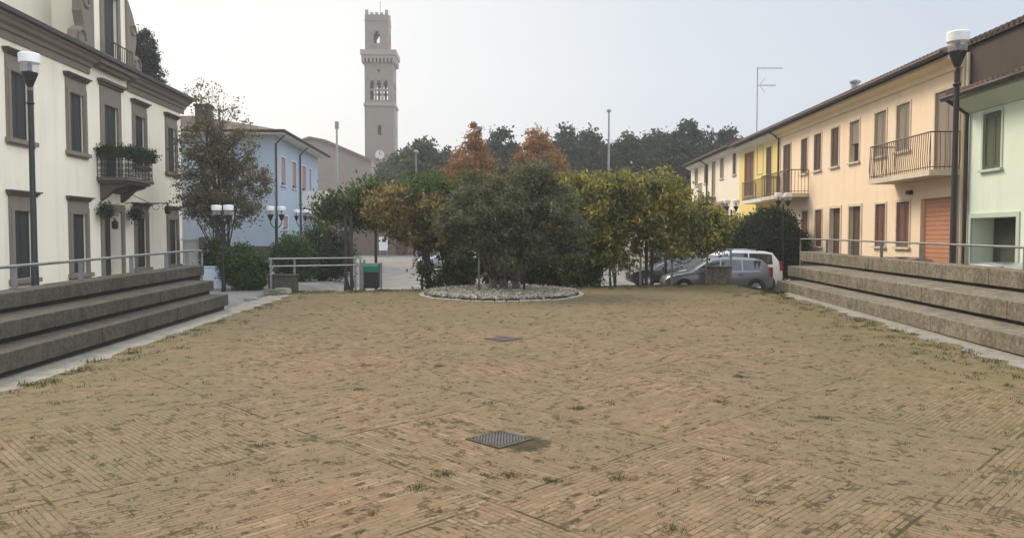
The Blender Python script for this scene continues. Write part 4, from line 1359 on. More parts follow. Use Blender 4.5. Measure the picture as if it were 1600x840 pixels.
for k_ in range(9):
    for sg in (-1, 1):
        x = -3.1 + k_ * .75
        q.box(x - .18, x + .18, sg * 3.1 - .3, sg * 3.1 + .3, z2(103), z2(97) - .002)
        q.box(sg * 3.1 - .4, sg * 3.1 + .2, x - .18, x + .18, z2(103) - .02, z2(97) - .003)
q.build('cornice', M['tower_trim'], tw)
q = MB(); ring_wall(q, 4.7, z2(84) + .01, z2(28), [(1.75, 2.95, z2(72), z2(53))], .5, -.55)
for k_ in range(4):
    a = k_ * math.pi / 2
    for sg in (-1, 1):
        tri = [(sg * .599, z2(54)), (sg * .599, z2(59)), (sg * .15, z2(53.5))]
        pr = []
        for yy in (-2.33, -1.9):
            for x, z in tri: pr.append((x * math.cos(a) - yy * math.sin(a) - .55, x * math.sin(a) + yy * math.cos(a), z))
        n = len(q.v); q.v += pr
        for f_ in ((0, 1, 2), (5, 4, 3), (0, 3, 4, 1), (1, 4, 5, 2), (2, 5, 3, 0)): q.f.append(tuple(n + i for i in f_)); q.m.append(0)
q.box(-.55 - 2.42, -.55 + 2.42, -2.42, 2.42, z2(38), z2(36)); q.box(-.55 - 2.3, -.55 + 2.3, -2.3, 2.3, z2(29), z2(28) + .01)
q.build('lantern_stage', M['tower'], tw)
q = MB()
for k_ in range(5):
    for sg in (-1, 1):
        x = -2.0 + 1.0 * k_
        hgt = z2(20.5) if k_ in (0, 4) else z2(24.5)
        q.box(x - .3 - .55, x + .3 - .55, sg * 2.02 - .22, sg * 2.02 + .22, z2(28) + .02, hgt)
        if 0 < k_ < 4: q.box(sg * 2.02 - .22 - .55, sg * 2.02 + .22 - .55, x - .3, x + .3, z2(28) + .02, hgt)
q.build('battlements', M['tower_trim'], tw)
q = MB(); q.tube([(-.1, 0, z2(28)), (-.1, 0, z2(2))], .06, 5); q.build('lightning_rod', M['steel'], tw)
q = MB(); q.tube([(0, -3.0, z2(244)), (0, -3.12, z2(244))], .95, 24); cl = q.build('clock_face', M['clock'], tw)
q = MB(); q.box(-.05, .05, -3.16, -3.13, z2(244), z2(244) + .7); q.box(-.05, .45, -3.19, -3.165, z2(244) - .05, z2(244) + .05); q.build('clock_hands', M['iron'], cl)
q = MB(); ring = [(math.cos(t2) * 1.0, -3.1, z2(244) + math.sin(t2) * 1.0) for t2 in np.linspace(0, 2 * math.pi, 25)]; q.tube(ring, .1, 6, cap=False); q.build('clock_rim', M['tower_trim'], cl)

cy0 = 142.0
ct = thing('church', 'long pinkish church wall with sloping roof left of the bell tower', 'church', (PXX(520, cy0), cy0, .5))
pts = [PX(470, 300, cy0), PX(470, 222, cy0), PX(484, 217, cy0), PX(510, 222, cy0), PX(580, 252, cy0), PX(580, 300, cy0)]
q = MB(); q.prism([(p.x, max(p.z, 0) if i not in (0, 5) else 0) for i, p in enumerate(pts)], 'y', cy0, cy0 + 14); q.build('wall', M['churchwall'], ct, local=False)
q = MB(); rp = [(pts[i].x, pts[i].z) for i in (1, 2, 3, 4)]
for (p1, p2) in zip(rp[:-1], rp[1:]):
    q.hexa([(p1[0], cy0 - .6, p1[1] + .02), (p2[0], cy0 - .6, p2[1] + .02), (p2[0], cy0 + 14.5, p2[1] + .02), (p1[0], cy0 + 14.5, p1[1] + .02),
            (p1[0], cy0 - .6, p1[1] + .4), (p2[0], cy0 - .6, p2[1] + .4), (p2[0], cy0 + 14.5, p2[1] + .4), (p1[0], cy0 + 14.5, p1[1] + .4)])
q.build('roof', M['tile'], ct, local=False)

def mast(px, ptop, Y, r, label, cat, name, head):
    top = PX(px, ptop, Y)
    g0 = gz(top.x, Y)
    t = thing(name, label, cat, (top.x, Y, g0))
    q = MB(); q.tube([(0, 0, -.2), (0, 0, top.z - g0)], [r * 1.3, r * .7], 8); q.build('pole', M['steel'], t)
    h = MB()
    if head == 'lamp':
        h.lathe([(.08, -.1), (.22, 0), (.2, .12), (.08, .2)], (0, 0, top.z - g0), 10)
    else:
        for k_ in range(3): h.box(-.2 + .16 * k_, -.08 + .16 * k_, -.1, .1, top.z - g0 - .9, top.z - g0)
    h.build('lamp_head' if head == 'lamp' else 'antenna_panel', M['steel'], t)
mast(526, 190, 95, .16, 'tall slim mast in front of the pinkish church', 'mast', 'radio_mast', 'panel')
mast(951.5, 174, 70, .11, 'tall plain street light pole rising above the golden vine', 'street light', 'light_pole', 'lamp')
mast(650, 238, 66, .06, 'slim pale pole among the green trees right of the bell tower', 'pole', 'light_pole', 'lamp')

# ------------------------------------------------------------------ street lamps
def glass_mat():
    m, nt, b = nodes_of('clear_lamp_glass')
    b.inputs['Base Color'].default_value = (0.82, 0.82, 0.80, 1); b.inputs['Roughness'].default_value = .12
    tr = nt.nodes.new('ShaderNodeBsdfTransparent'); tr.inputs[0].default_value = (.93, .93, .92, 1)
    mx = nt.nodes.new('ShaderNodeMixShader'); mx.inputs[0].default_value = .8
    nt.links.new(b.outputs[0], mx.inputs[1]); nt.links.new(tr.outputs[0], mx.inputs[2])
    nt.links.new(mx.outputs[0], nt.nodes['Material Output'].inputs['Surface'])
    return m
M['clear'] = glass_mat()
M['lampwhite'] = plain('lamp_white_plastic', (0.82, 0.81, 0.77), .35, vary=.03)

def lamp_head(root, x, y, z, s):
    """funnel at the bottom, clear glass with the bulb in it, white hood above; z = foot of the funnel"""
    q = MB(); q.lathe([(.05, 0), (.09, .02), (.24, .42), (.25, .47), (.2, .48)], n=14); q.v = [(v[0] * s + x, v[1] * s + y, v[2] * s + z) for v in q.v]
    ho = q.build('lamp_holder', M['iron'], root, smooth=True, auto=35)
    q = MB(); q.lathe([(.27, .485), (.29, .78)], n=18); q.v = [(v[0] * s + x, v[1] * s + y, v[2] * s + z) for v in q.v]; q.build('glass', M['clear'], ho, smooth=True, auto=35)
    q = MB(); q.lathe([(.06, .48), (.07, .55), (.05, .62), (.08, .7), (.05, .78)], n=8); q.v = [(v[0] * s + x, v[1] * s + y, v[2] * s + z) for v in q.v]; q.build('bulb', M['iron'], ho, smooth=True)
    q = MB(); q.lathe([(.295, .781), (.32, .79), (.33, 1.06), (.30, 1.10), (.1, 1.13)], n=18); q.v = [(v[0] * s + x, v[1] * s + y, v[2] * s + z) for v in q.v]; q.build('hood', M['lampwhite'], ho, smooth=True, auto=35)

def tall_lamp(px, ptop, Y, label):
    top = PX(px, ptop, Y); g0 = gz(top.x, Y)
    t = thing('street_lamp', label, 'street lamp', (top.x, Y, g0), group='single tall street lamps beside the benches')
    H = top.z - g0
    q = MB(); q.tube([(0, 0, -.1), (0, 0, 1.0), (0, 0, 1.05), (0, 0, H - 1.1)], [.11, .10, .085, .07], 12); q.lathe([(.16, 0), (.16, .12), (.11, .2)], n=12)
    q.lathe([(.09, 0), (.11, .04), (.09, .08)], (0, 0, H - 1.5), 12)
    q.build('pole', M['iron'], t, smooth=True, auto=40)
    lamp_head(t, 0, 0, H - 1.0, .88)
tall_lamp(45.5, 82, 22.5, 'tall black street lamp with a single head in front of the villa')
tall_lamp(1497, 48, 21.3, 'tall black street lamp with a single head in front of the peach garage')

def twin_lamp(px, ptop, Y, rot, label, s=.56):
    top = PX(px, ptop, Y); g0 = gz(top.x, Y)
    t = thing('twin_lamp', label, 'street lamp', (top.x, Y, g0), rot, group='short street lamps with two heads')
    H = top.z - g0
    q = MB(); q.tube([(0, 0, -.1), (0, 0, .7), (0, 0, .72), (0, 0, H - .55)], [.085, .08, .06, .05], 10); q.build('pole', M['iron'], t, smooth=True, auto=40)
    q = MB()
    for sg in (-1, 1): q.tube([(0, 0, H - .95), (sg * .12, 0, H - .92), (sg * .23, 0, H - .78), (sg * .24, 0, H - .62)], .024, 6)
    q.build('arm', M['iron'], t, smooth=True)
    for sg in (-1, 1): lamp_head(t, sg * .24, 0, H - 1.13 * s, s)
twin_lamp(347.5, 320, 28, R(-12), 'nearest short twin-headed lamp, left of the round bush before the sparse tree')
twin_lamp(431, 322, 34, R(25), 'short twin-headed lamp standing before the corner of the blue house')
twin_lamp(470, 327, 44, R(20), 'short twin-headed lamp behind the two bushes, below the white blue-house balcony')
twin_lamp(492, 329, 50, R(15), 'farthest short twin-headed lamp on the left, just past the white balcony')
twin_lamp(1224, 301, 36.2, R(10), 'short twin-headed lamp rising from the big shrub before the peach house')
twin_lamp(1143, 312, 42, R(-10), 'short twin-headed lamp before the white house awning')

# ------------------------------------------------------------------ pergola, vines, olive, bed
per = thing('pergola', 'long dark pergola of steel posts and beams carrying the vines', 'pergola', (0, 30.5, 0))
PY0, PY1 = 30.1, 35.0
q = MB()
for y in (PY0, PY1): q.box(-7.4, 7.2, y - .06, y + .06, 2.95, 3.12)
for i in range(16):
    x = -7.2 + i * .92
    q.box(x - .03, x + .03, PY0 - .5, PY1 + .5, 3.122, 3.2)
q.build('beam', M['darkpost'], per, local=False)
for (px, y) in ((540.5, 28.95), (549, 28.95), (668, 29.2), (1010, 30.4), (1018.5, 30.4), (815, 29.2)):
    x = PXX(px, y); q = MB(); q.box(x - .055, x + .055, y - .055, y + .055, -.2, 3.1); q.build('post', M['darkpost'], per, local=False)
for x in (-6.2, -2, 2.5, 7.0):
    q = MB(); q.box(x - .055, x + .055, PY1 - .055, PY1 + .055, -.2, 2.94); q.build('post', M['darkpost'], per, local=False)

def vine(label, base, blobs, nclump, nleaf, leaf, stems, cr=.38, size=.17, asp=.42):
    t = thing('climbing_vine', label, 'vine', base)
    C, P, dd = clump_points(blobs, nclump, nleaf, cr, .5, flat=1.15)
    P = P[P[:, 2] > base[2] + .05]
    np_mesh('foliage', leaf_quads(P, size, asp, None, 1.3), leaf, t, base)
    mb = MB()
    for (x, y, zt) in stems:
        for k_ in range(3):
            pts = [Vector((x + random.uniform(-.18, .18), y + random.uniform(-.12, .12), -.15 + (zt + .15) * i / 6)) for i in range(7)]
            mb.tube(pts, [.05, .05, .045, .045, .04, .03, .02], 6)
        for k_ in range(7):
            e = C[rng.integers(0, len(C))]
            mb.tube([(x, y, zt * .9), ((x + e[0]) / 2, (y + e[1]) / 2, max(zt, e[2]) - .1), e], [.035, .025, .008], 5)
    mb.build('stem', M['bark'], t, smooth=True, local=False)
    return t

vine('dark green vine over the left end of the pergola', (PXX(668, 29.4), 29.4, 0),
     lumps(-7.3, -1.6, [(-7.3, 3.0), (-6.4, 2.9), (-4.5, 2.9), (-1.6, 2.6)], [(-7.3, 3.7), (-6.5, 4.25), (-5.5, 4.4), (-4, 4.65), (-2.6, 4.8), (-1.6, 4.7)], 29.6, 33, 44, .3, .65, 8),
     260, 26000, vine_green, [(PXX(545, 29.3), 29.3, 3.3)])
vine('orange-yellow vine hanging beside the olive on the left', (PXX(668, 29.2), 29.2, 0),
     lumps(-5.5, -2.4, [(-5.5, 3.0), (-4.8, 2.5), (-4.0, 2.1), (-3.2, 1.7), (-2.4, 1.8)], [(-5.5, 3.7), (-4.8, 4.1), (-3.6, 4.15), (-2.4, 4.3)], 28.9, 30.2, 34, .26, .52, 9),
     260, 17000, vine_orange, [(PXX(668, 29.1), 29.1, 3.2)], .3)
vine('dark vine stems with green leaves hanging to the ground left of the olive', (-3.1, 28.9, .2),
     [(-3.3, 29.2, 1.5, .28, .35, 1.1), (-2.0, 29.4, 1.6, .8, .6, 1.2), (-3.6, 29.4, 2.5, .7, .5, .5), (-2.0, 29.3, .8, .7, .5, .5), (-3.0, 29.2, .55, .35, .4, .3)],
     120, 7500, vine_green, [(-3.3, 29.2, 2.6)], .28)
vine('large golden-green vine mound over the right half of the pergola', (2.6, 30.2, .0),
     lumps(1.5, 7.9, [(1.5, .5), (2.9, .5), (3.3, .9), (4.2, 1.2), (4.6, 1.45), (6.5, 1.5), (7.9, 1.8)], [(1.5, 4.2), (2.6, 4.72), (3.4, 4.6), (4.4, 4.8), (5.6, 4.72), (6.6, 4.3), (7.3, 3.7), (7.9, 3.0)], 29.4, 32.2, 100, .38, .8, 5),
     780, 88000, vine_gold, [(2.6, 30, 3.2), (3.9, 30.2, 3.2)], .30, .18)
vine('low green vine at the foot of the golden mound right of the olive', (1.9, 29.2, .2),
     [(1.7, 29.4, 1.0, .9, .5, .8), (2.9, 29.6, .9, .7, .5, .6), (.9, 29.6, 1.4, .9, .5, 1.0), (-.6, 29.8, 1.1, 1.0, .5, .9), (2.4, 29.5, 1.6, .8, .5, .8)],
     220, 15000, vine_green, [(1.8, 29.4, 1.5)], .26)
bush('hedge', 'green hedge between the golden vine and the big dark shrub', (10.4, 40.5, -.1),
     [(9.5, 40.5, 1.9, 1.2, .9, 1.5), (10.9, 40.6, 1.9, 1.2, .9, 1.45), (8.3, 40.4, 1.9, 1.1, .8, 1.5), (11.8, 40.8, 1.7, .9, .8, 1.3)], 18000, .16, mid_leaf, 'hedge')

OY = 26.2
tree('olive_tree', 'broad grey-green olive tree in the round gravel bed', 'tree', (PXX(787, OY), OY, .5), 1.9, .13,
     [(-.3, OY + .3, 2.9, 1.3, 1.1, 1.3)] + lumps(-2.15, 2.1, [(-2.15, 1.5), (-1.2, .95), (0, 1.1), (1.2, .9), (2.1, 1.4)], [(-2.15, 3.2), (-1.6, 4.0), (-1.0, 4.5), (-.5, 4.35), (.1, 5.0), (.6, 4.75), (1.2, 4.4), (1.7, 3.9), (2.1, 3.2)], OY - 1.3, OY + 1.1, 62, .34, .72, 21),
     520, 48000, .27, .14, olive_leaf, M['bark_pale'], asp=.28, nlimb=22, trunks=[(0, 0), (.45, .15), (-.4, .1)])
q = MB(); x = PXX(748.5, OY - .6); q.tube([(x, OY - .6, .3), (x, OY - .6, 2.25)], .035, 8)
tag(q.build('support_stake', M['steel'], smooth=True), 'thin grey stake standing left of the olive trunk in the gravel bed', 'stake')
q = MB(); x = PXX(819, OY - .3); q.tube([(x, OY - .3, .3), (x, OY - .3, 2.0)], .04, 8)
tag(q.build('support_stake', M['darkpost'], smooth=True), 'dark stake standing right of the olive trunk in the gravel bed', 'stake')

# round gravel bed
bx_, by_ = PXX(784, 26.0), 26.0
q = MB(); n = 46; r0_, r1_ = 2.62, 2.78
bz0 = PS * by_
def bp(r_, a, z): return (bx_ + r_ * math.cos(a), by_ + r_ * math.sin(a), PS * (by_ + r_ * math.sin(a)) + z)
for i in range(n):
    a, b = 2 * math.pi * i / n + .006, 2 * math.pi * (i + 1) / n - .006
    h = .035 + random.uniform(-.012, .012)
    q.hexa([bp(r0_, a, -.1), bp(r1_, a, -.1), bp(r1_, b, -.1), bp(r0_, b, -.1), bp(r0_, a, h), bp(r1_, a, h), bp(r1_, b, h), bp(r0_, b, h)])
tag(q.build('bed_edging', M['stone'], bevel=.012), 'ring of pale edging stones round the olive tree bed', 'edging')
q = MB()
for i in range(n):
    a, b = 2 * math.pi * i / n, 2 * math.pi * (i + 1) / n
    q.poly([bp(0, 0, .06), bp(r0_, a, .06), bp(r0_, b, .06)])
structure(q.build('bed_soil', M['soil']))
bm = bmesh.new(); bmesh.ops.create_icosphere(bm, subdivisions=1, radius=1); iv = np.array([v.co[:] for v in bm.verts]); itr = np.array([[v.index for v in f.verts] for f in bm.faces]); bm.free()
n = 5200
rr = np.sqrt(rng.uniform(0, 1, n)) * 2.6; aa = rng.uniform(0, 2 * math.pi, n)
cen = np.stack([bx_ + rr * np.cos(aa), by_ + rr * np.sin(aa), PS * (by_ + rr * np.sin(aa)) + .07 + rng.uniform(0, .05, n) + .05 * (1 - rr / 2.6)], 1)
sz = rng.uniform(.02, .055, n)[:, None, None] * rng.uniform(.6, 1.3, (n, 1, 3))
VV = (cen[:, None, :] + iv[None] * sz)
TT = VV[:, itr, :].reshape(-1, 3)
m_, nt_, b_3 = nodes_of('pebbles')
g_ = nt_.nodes.new('ShaderNodeObjectInfo')
geo = nt_.nodes.new('ShaderNodeNewGeometry')
vz_ = N(nt_, 'ShaderNodeTexVoronoi', Scale=9.0); nt_.links.new(coords(nt_), vz_.inputs['Vector'])
nt_.links.new(ramp(nt_, vz_.outputs['Color'], [(0, (.11, .085, .06)), (.5, (.27, .23, .17)), (1, (.52, .48, .39))]), b_3.inputs['Base Color'])
b_3.inputs['Roughness'].default_value = .9
o = np_mesh('pebbles', TT, m_, None, (0, 0, 0), 3); tag(o, 'loose pale pebbles covering the round olive bed', 'pebbles', kind='stuff')

# ------------------------------------------------------------------ other trees and bushes
tx = PXX(335, 36)
tree('sparse_tree', 'sparse brown-leaved tree with drooping twigs between villa and blue house', 'tree', (tx, 36, .15), 6.0, .085,
     [(tx - .2, 36, 5.0, 1.8, 1.6, 1.9), (tx + .6, 36, 4.4, 1.9, 1.5, 1.6), (tx + 1.7, 36, 4.6, 1.0, 1.2, 1.5), (tx - .4, 36, 6.6, 1.3, 1.2, 1.2), (tx, 36, 3.6, 1.7, 1.4, 1.0), (tx + .8, 36, 6.4, 1.3, 1.2, 1.0)],
     330, 17000, .36, .13, birch_leaf, M['bark'], droop=1.5, nlimb=34, trunks=[(0, 0), (.45, .1)])
t = [o for o in scene.objects if o.get('label', '').startswith('sparse brown')][0]
P = []
C, P, dd = clump_points([(tx - .1, 36, 7.9, 1.5, 1.2, 1.5), (tx + .9, 36, 7.4, 1.3, 1.1, 1.0), (tx - .5, 36, 9.0, .7, .8, .9), (tx + 1.7, 36, 6.8, .7, .8, 1.0)], 110, 1700, .26, .2)
np_mesh('top_twigs', leaf_quads(P, .12, .5, None, 1.2), birch_leaf, t, (tx, 36, .15))
mb = MB()
for i in range(46):
    e = C[i]; s = Vector((tx + random.uniform(-.4, .6), 36, random.uniform(5.2, 6.8)))
    mb.tube([s, s.lerp(Vector(e), .55) + Vector((0, 0, .25)), e], [.03, .018, .006], 5)
mb.build('branch', M['bark'], t, local=False)

bush('round_bush', 'round dark green bush with a tapered foot beside the nearest twin lamp', (PXX(382, 29), 29, .2),
     [(PXX(382, 29), 29, 1.15, .82, .8, .72), (PXX(376, 29), 29, 1.35, .66, .65, .62), (PXX(390, 29), 29, .85, .62, .62, .55)], 22000, .09, bush_light)
x = PXX(455, 37); bush('round_bush', 'small lighter bush before the blue house, left of the big one', (x, 37, .1), [(x, 37, 1.35, .85, .8, 1.0), (x + .5, 36.8, 1.0, .7, .7, .8)], 15000, .11, bush_light)
x = PXX(502, 39); bush('round_bush', 'big dark bush behind the left steel fence', (x, 39, .05), [(x, 39, 1.5, 1.2, 1.1, 1.25), (x - .7, 39, 1.2, .8, .9, .95), (x + .7, 39, 1.2, .8, .9, 1.0)], 24000, .12, bush_leaf)
x = PXX(333, 33); bush('round_bush', 'low dark bush under the sparse tree next to the gate wall', (x, 33, .2), [(x, 33, 1.3, .38, .4, .95), (x + .3, 33, .9, .35, .4, .6)], 7000, .1, bush_leaf)
SY = 37.6; x = PXX(1199, SY); bush('large_shrub', 'large dark green shrub at the end of the right bench steps', (x, SY, -.1),
     [(x, SY, 2.0, 1.45, 1.2, 1.6), (x - 1.0, SY, 1.7, .85, 1.0, 1.4), (x + 1.0, SY, 1.8, .8, 1.0, 1.4), (x + .2, SY - .2, 2.75, 1.0, .9, .85), (x - .5, SY, 2.6, .8, .8, .8)], 42000, .12, bush_leaf, 'shrub')

Y = 52
x = PXX(229, Y)
tree('conifer', 'dark dense conifer behind the villa roof', 'tree', (x, Y, .5), 12, .25, [(x, Y, 12.0, 1.5, 1.6, 3.6), (x - .1, Y, 14.4, 1.0, 1.1, 1.9), (x + .35, Y, 10.5, 1.55, 1.7, 3.4), (x - .6, Y, 13.0, 1.1, 1.2, 2.6)], 420, 34000, .42, .24, conifer_leaf, M['bark'], asp=.3, nlimb=6, shell_=.5)

# two rust coloured conical trees
for (px, ptop, hw, lab) in ((738, 196, 47, 'rust-orange conical tree with a narrow pointed top behind the olive'), (840, 203, 48, 'broader rust-orange conical tree right of the pointed one')):
    Y = 58; top = PX(px, ptop, Y); x = top.x; H = top.z
    W_ = hw * Y / FPX
    bl = []
    for i in range(11):
        f_ = i / 10
        zc_ = H - .35 - f_ * (H - 2.2)
        g_ = min(1.0, (H - zc_) / (H - 6.4))
        wid = W_ * (.16 + 1.08 * g_ ** (1.5 if px < 800 else .85))
        bl.append((x + random.uniform(-.2, .2), Y, zc_, wid, wid, .62))
    tree('rust_tree', lab, 'tree', (x, Y, .3), H - .8, .2, bl, 520, 42000, .5, .22, rust_leaf, M['bark'], asp=.5, nlimb=14, shell_=.5, group='rust coloured conical trees')

# trees of the park behind
kinds = [
    # px, top py, depth, half width px, leaf, label
    (628, 228, 88, 30, mid_leaf, 'pale green tree just right of the bell tower'),
    (668, 214, 84, 34, mid_leaf, 'green tree left of the pointed rust tree'),
    (706, 226, 96, 30, wood_leaf, 'dark tree peeping out left of the pointed rust tree'),
    (785, 196, 92, 36, wood_leaf, 'dark open-crowned tree between the two rust trees'),
    (880, 194, 92, 32, wood_leaf, 'dark tree close behind the broader rust tree'),
    (922, 197, 98, 28, wood_leaf, 'dark tree left of the tall light pole'),
    (975, 202, 94, 33, wood_leaf, 'dark tree just right of the tall light pole'),
    (1018, 196, 100, 28, wood_leaf, 'dark slender tree second right of the tall light pole'),
    (1068, 182, 90, 42, wood_leaf, 'tallest dark tree before the end of the white house'),
    (1128, 193, 96, 30, wood_leaf, 'dark tree rising behind the white house roof'),
]
for (px, ptop, Y, hw, leaf, lab) in kinds:
    hw *= 1.32
    top = PX(px, ptop, Y); x = top.x; H = top.z; W_ = hw * Y / FPX
    bl = [(x, Y, H * .52, W_, W_, H * .34), (x - W_ * .35, Y, H * .72, W_ * .62, W_ * .7, H * .17), (x + W_ * .4, Y, H * .68, W_ * .6, W_ * .7, H * .17),
          (x + W_ * random.uniform(-.3, .3), Y, H * .86, W_ * .42, W_ * .5, H * .11), (x - W_ * .6, Y, H * .42, W_ * .6, W_, H * .25), (x + W_ * .6, Y, H * .4, W_ * .6, W_, H * .25)]
    tree('park_tree', lab, 'tree', (x, Y, .6), H * .8, .22, bl, 330, 24000, .8, .44, leaf, M['bark'], group='trees of the park behind the pergola', asp=.6, nlimb=16, shell_=.3)
# far wood, one mass
bl = []
for i in range(60):
    x = -170 + i * 6.0 + random.uniform(-2, 2)
    Y = 122 + random.uniform(-6, 6)
    h = random.uniform(7, 10) if x > -60 else random.uniform(8, 11)
    bl.append((x, Y, h * .5, 5, 4, h * .55))
C, P, dd = clump_points(bl, 2600, 42000, 1.3, .5)
o = np_mesh('far_wood', leaf_quads(P, .75, .7), mid_leaf); tag(o, 'hazy mass of low far trees behind the square', 'wood', kind='stuff')

# ------------------------------------------------------------------ litter bin
p = PL(581, 453.5)
t = thing('litter_bin', 'green litter bin with a dark open front between the steel fence posts', 'bin', (PXX(581, 27.9), 27.9, PS * 27.9))
q = MB(); q.box(-.25, .25, -.2, .2, .05, .62); q.box(-.2, .2, -.215, -.202, .1, .6); q.build('container', M['black_plastic'], t, bevel=.02)
q = MB(); q.prism([(-.24, .625), (.24, .625), (.24, .85), (.15, .95), (-.15, .95), (-.24, .85)], 'x', -.27, .27); q.build('lid', M['green_plastic'], t, bevel=.015)
for s in (-.33, .33):
    q = MB(); q.box(s - .035, s + .035, -.03, .03, -.1, .98); q.build('post', M['steel'], t)

# ------------------------------------------------------------------ drain grates
for (px, py, s, lab) in ((780, 689, .42, 'nearer rusty drain grate set diagonally in the brick paving'), (787, 530, .44, 'farther small drain grate set in the brick paving')):
    x, y, z = PL(px, py)
    t = thing('drain_grate', lab, 'drain', (x, y, z), R(45), group='drain grates along the middle of the square')
    h = s / 2
    q = MB(); q.box(-h - .05, h + .05, -h - .05, -h, -.02, .012); q.box(-h - .05, h + .05, h, h + .05, -.02, .012); q.box(-h - .05, -h, -h + .001, h - .001, -.02, .012); q.box(h, h + .05, -h + .001, h - .001, -.02, .012)
    q.build('frame', M['bench_dark'], t)
    q = MB(); q.box(-h, h, -h, h, .002, .004); q.build('pit', M['black_plastic'], t)
    q = MB()
    n = 9
    c45 = math.cos(R(45))
    for i in range(-n, n + 1):                      # bars run straight away from the camera
        u = i * h * 1.38 / n
        ln = (h * math.sqrt(2) - abs(u)) * .96
        a = Vector((u * c45 - ln * c45 * 1, u * -c45 * 1 - ln * c45, 0)); b = Vector((u * c45 + ln * c45, -u * c45 + ln * c45, 0))
        d = (b - a)
        if d.length < .03: continue
        d.normalize(); nrm = Vector((d.y, -d.x, 0)) * .0085
        q.hexa([a + nrm + Vector((0, 0, .0045)), b + nrm + Vector((0, 0, .0045)), b - nrm + Vector((0, 0, .0045)), a - nrm + Vector((0, 0, .0045)),
                a + nrm + Vector((0, 0, .014)), b + nrm + Vector((0, 0, .014)), b - nrm + Vector((0, 0, .014)), a - nrm + Vector((0, 0, .014))])
    q.build('bars', M['rust'], t)

# ------------------------------------------------------------------ weeds
def tufts(centres, per, spread, h):
    n = len(centres) * per
    C = np.repeat(np.array(centres), per, 0)
    P = C + np.concatenate([rng.normal(size=(n, 2)) * spread, np.zeros((n, 1))], 1)
    hh = h * rng.uniform(.4, 1.3, n)[:, None]
    lean = rng.normal(size=(n, 3)) * .45; lean[:, 2] = 1
    tip = P + lean * hh
    a = rng.uniform(0, 2 * math.pi, n)
    w = np.stack([np.cos(a), np.sin(a), np.zeros(n)], 1) * (hh * .10)
    mid = P + lean * hh * .55 + np.array((0, 0, .01))
    return np.stack([P - w, P + w, mid + w * .8, tip], 1).reshape(-1, 3)
cc = []
for i in range(110):                                # along the left gutter
    Y = rng.uniform(3, 25); x = bench_x(-6.8, 775, Y) + abs(rng.normal()) * .45; cc.append((x, Y, PS * Y))
for i in range(260):
    Y = rng.uniform(9, 27); x = bench_x(7.75, 860, Y) - abs(rng.normal()) * .7; cc.append((x, Y, PS * Y))
V1 = tufts(cc, 22, .07, .04)
cc = [(rng.uniform(-6, 7), rng.uniform(4.5, 24)) for i in range(700)]
V2 = tufts([(x, y, PS * y) for x, y in cc], 16, .028, .022)
cc = []
for i in range(420):
    f_ = rng.uniform(0, len(edge) - 1.01); k_ = int(f_); a, b = edge[k_], edge[k_ + 1]; u = f_ - k_
    x = a[0] + (b[0] - a[0]) * u; y = a[1] + (b[1] - a[1]) * u - abs(rng.normal()) * .6; cc.append((x, y, PS * y))
V3 = tufts(cc, 22, .10, .05)
big = [PL(*p_) for p_ in ((648, 768), (862, 756), (797, 748), (968, 752), (693, 745), (686, 573), (1158, 590), (1037, 517), (1055, 832), (120, 582), (200, 553), (100, 586), (36, 604), (905, 640), (1290, 655), (560, 610), (400, 700), (1130, 630))]
V4 = tufts(big, 170, .055, .018)
V5 = tufts([PL(*p_) for p_ in ((125, 578), (140, 566), (205, 552), (35, 603), (75, 600))], 40, .07, .065)
o = np_mesh('weeds', np.concatenate([V1, V2, V3, V4, V5]), grass_mat); tag(o, 'grass and weeds growing in the joints of the brick paving', 'weeds', kind='stuff')

# ------------------------------------------------------------------ cars
def car_paint(name, col, rough=.3, metal=.4):
    m, nt, b = nodes_of(name)
    b.inputs['Base Color'].default_value = (*col, 1); b.inputs['Roughness'].default_value = rough; b.inputs['Metallic'].default_value = metal
    b.inputs['Coat Weight'].default_value = .6; b.inputs['Coat Roughness'].default_value = .08
    return m
M['carglass'] = plain('car_glass', (0.03, 0.04, 0.045), .05, 0, .1, spec=.8)
M['tyre'] = plain('tyre', (0.015, 0.015, 0.015), .85)
M['rim'] = plain('rim', (0.5, 0.5, 0.5), .35, .7)
M['red_lens'] = plain('red_lens', (0.35, 0.015, 0.015), .2)
M['lamp_lens'] = plain('lamp_lens', (0.7, 0.72, 0.73), .1)
M['trimblack'] = plain('car_black_trim', (0.02, 0.02, 0.021), .6)
M['grey_paint'] = car_paint('grey_paint', (0.19, 0.195, 0.20), .25, .3)
M['white_paint'] = car_paint('white_paint', (0.75, 0.76, 0.77), .3, 0)
M['dark_paint'] = car_paint('dark_paint', (0.03, 0.032, 0.036))
M['silver_paint'] = car_paint('silver_paint', (0.42, 0.43, 0.44), .3, .6)

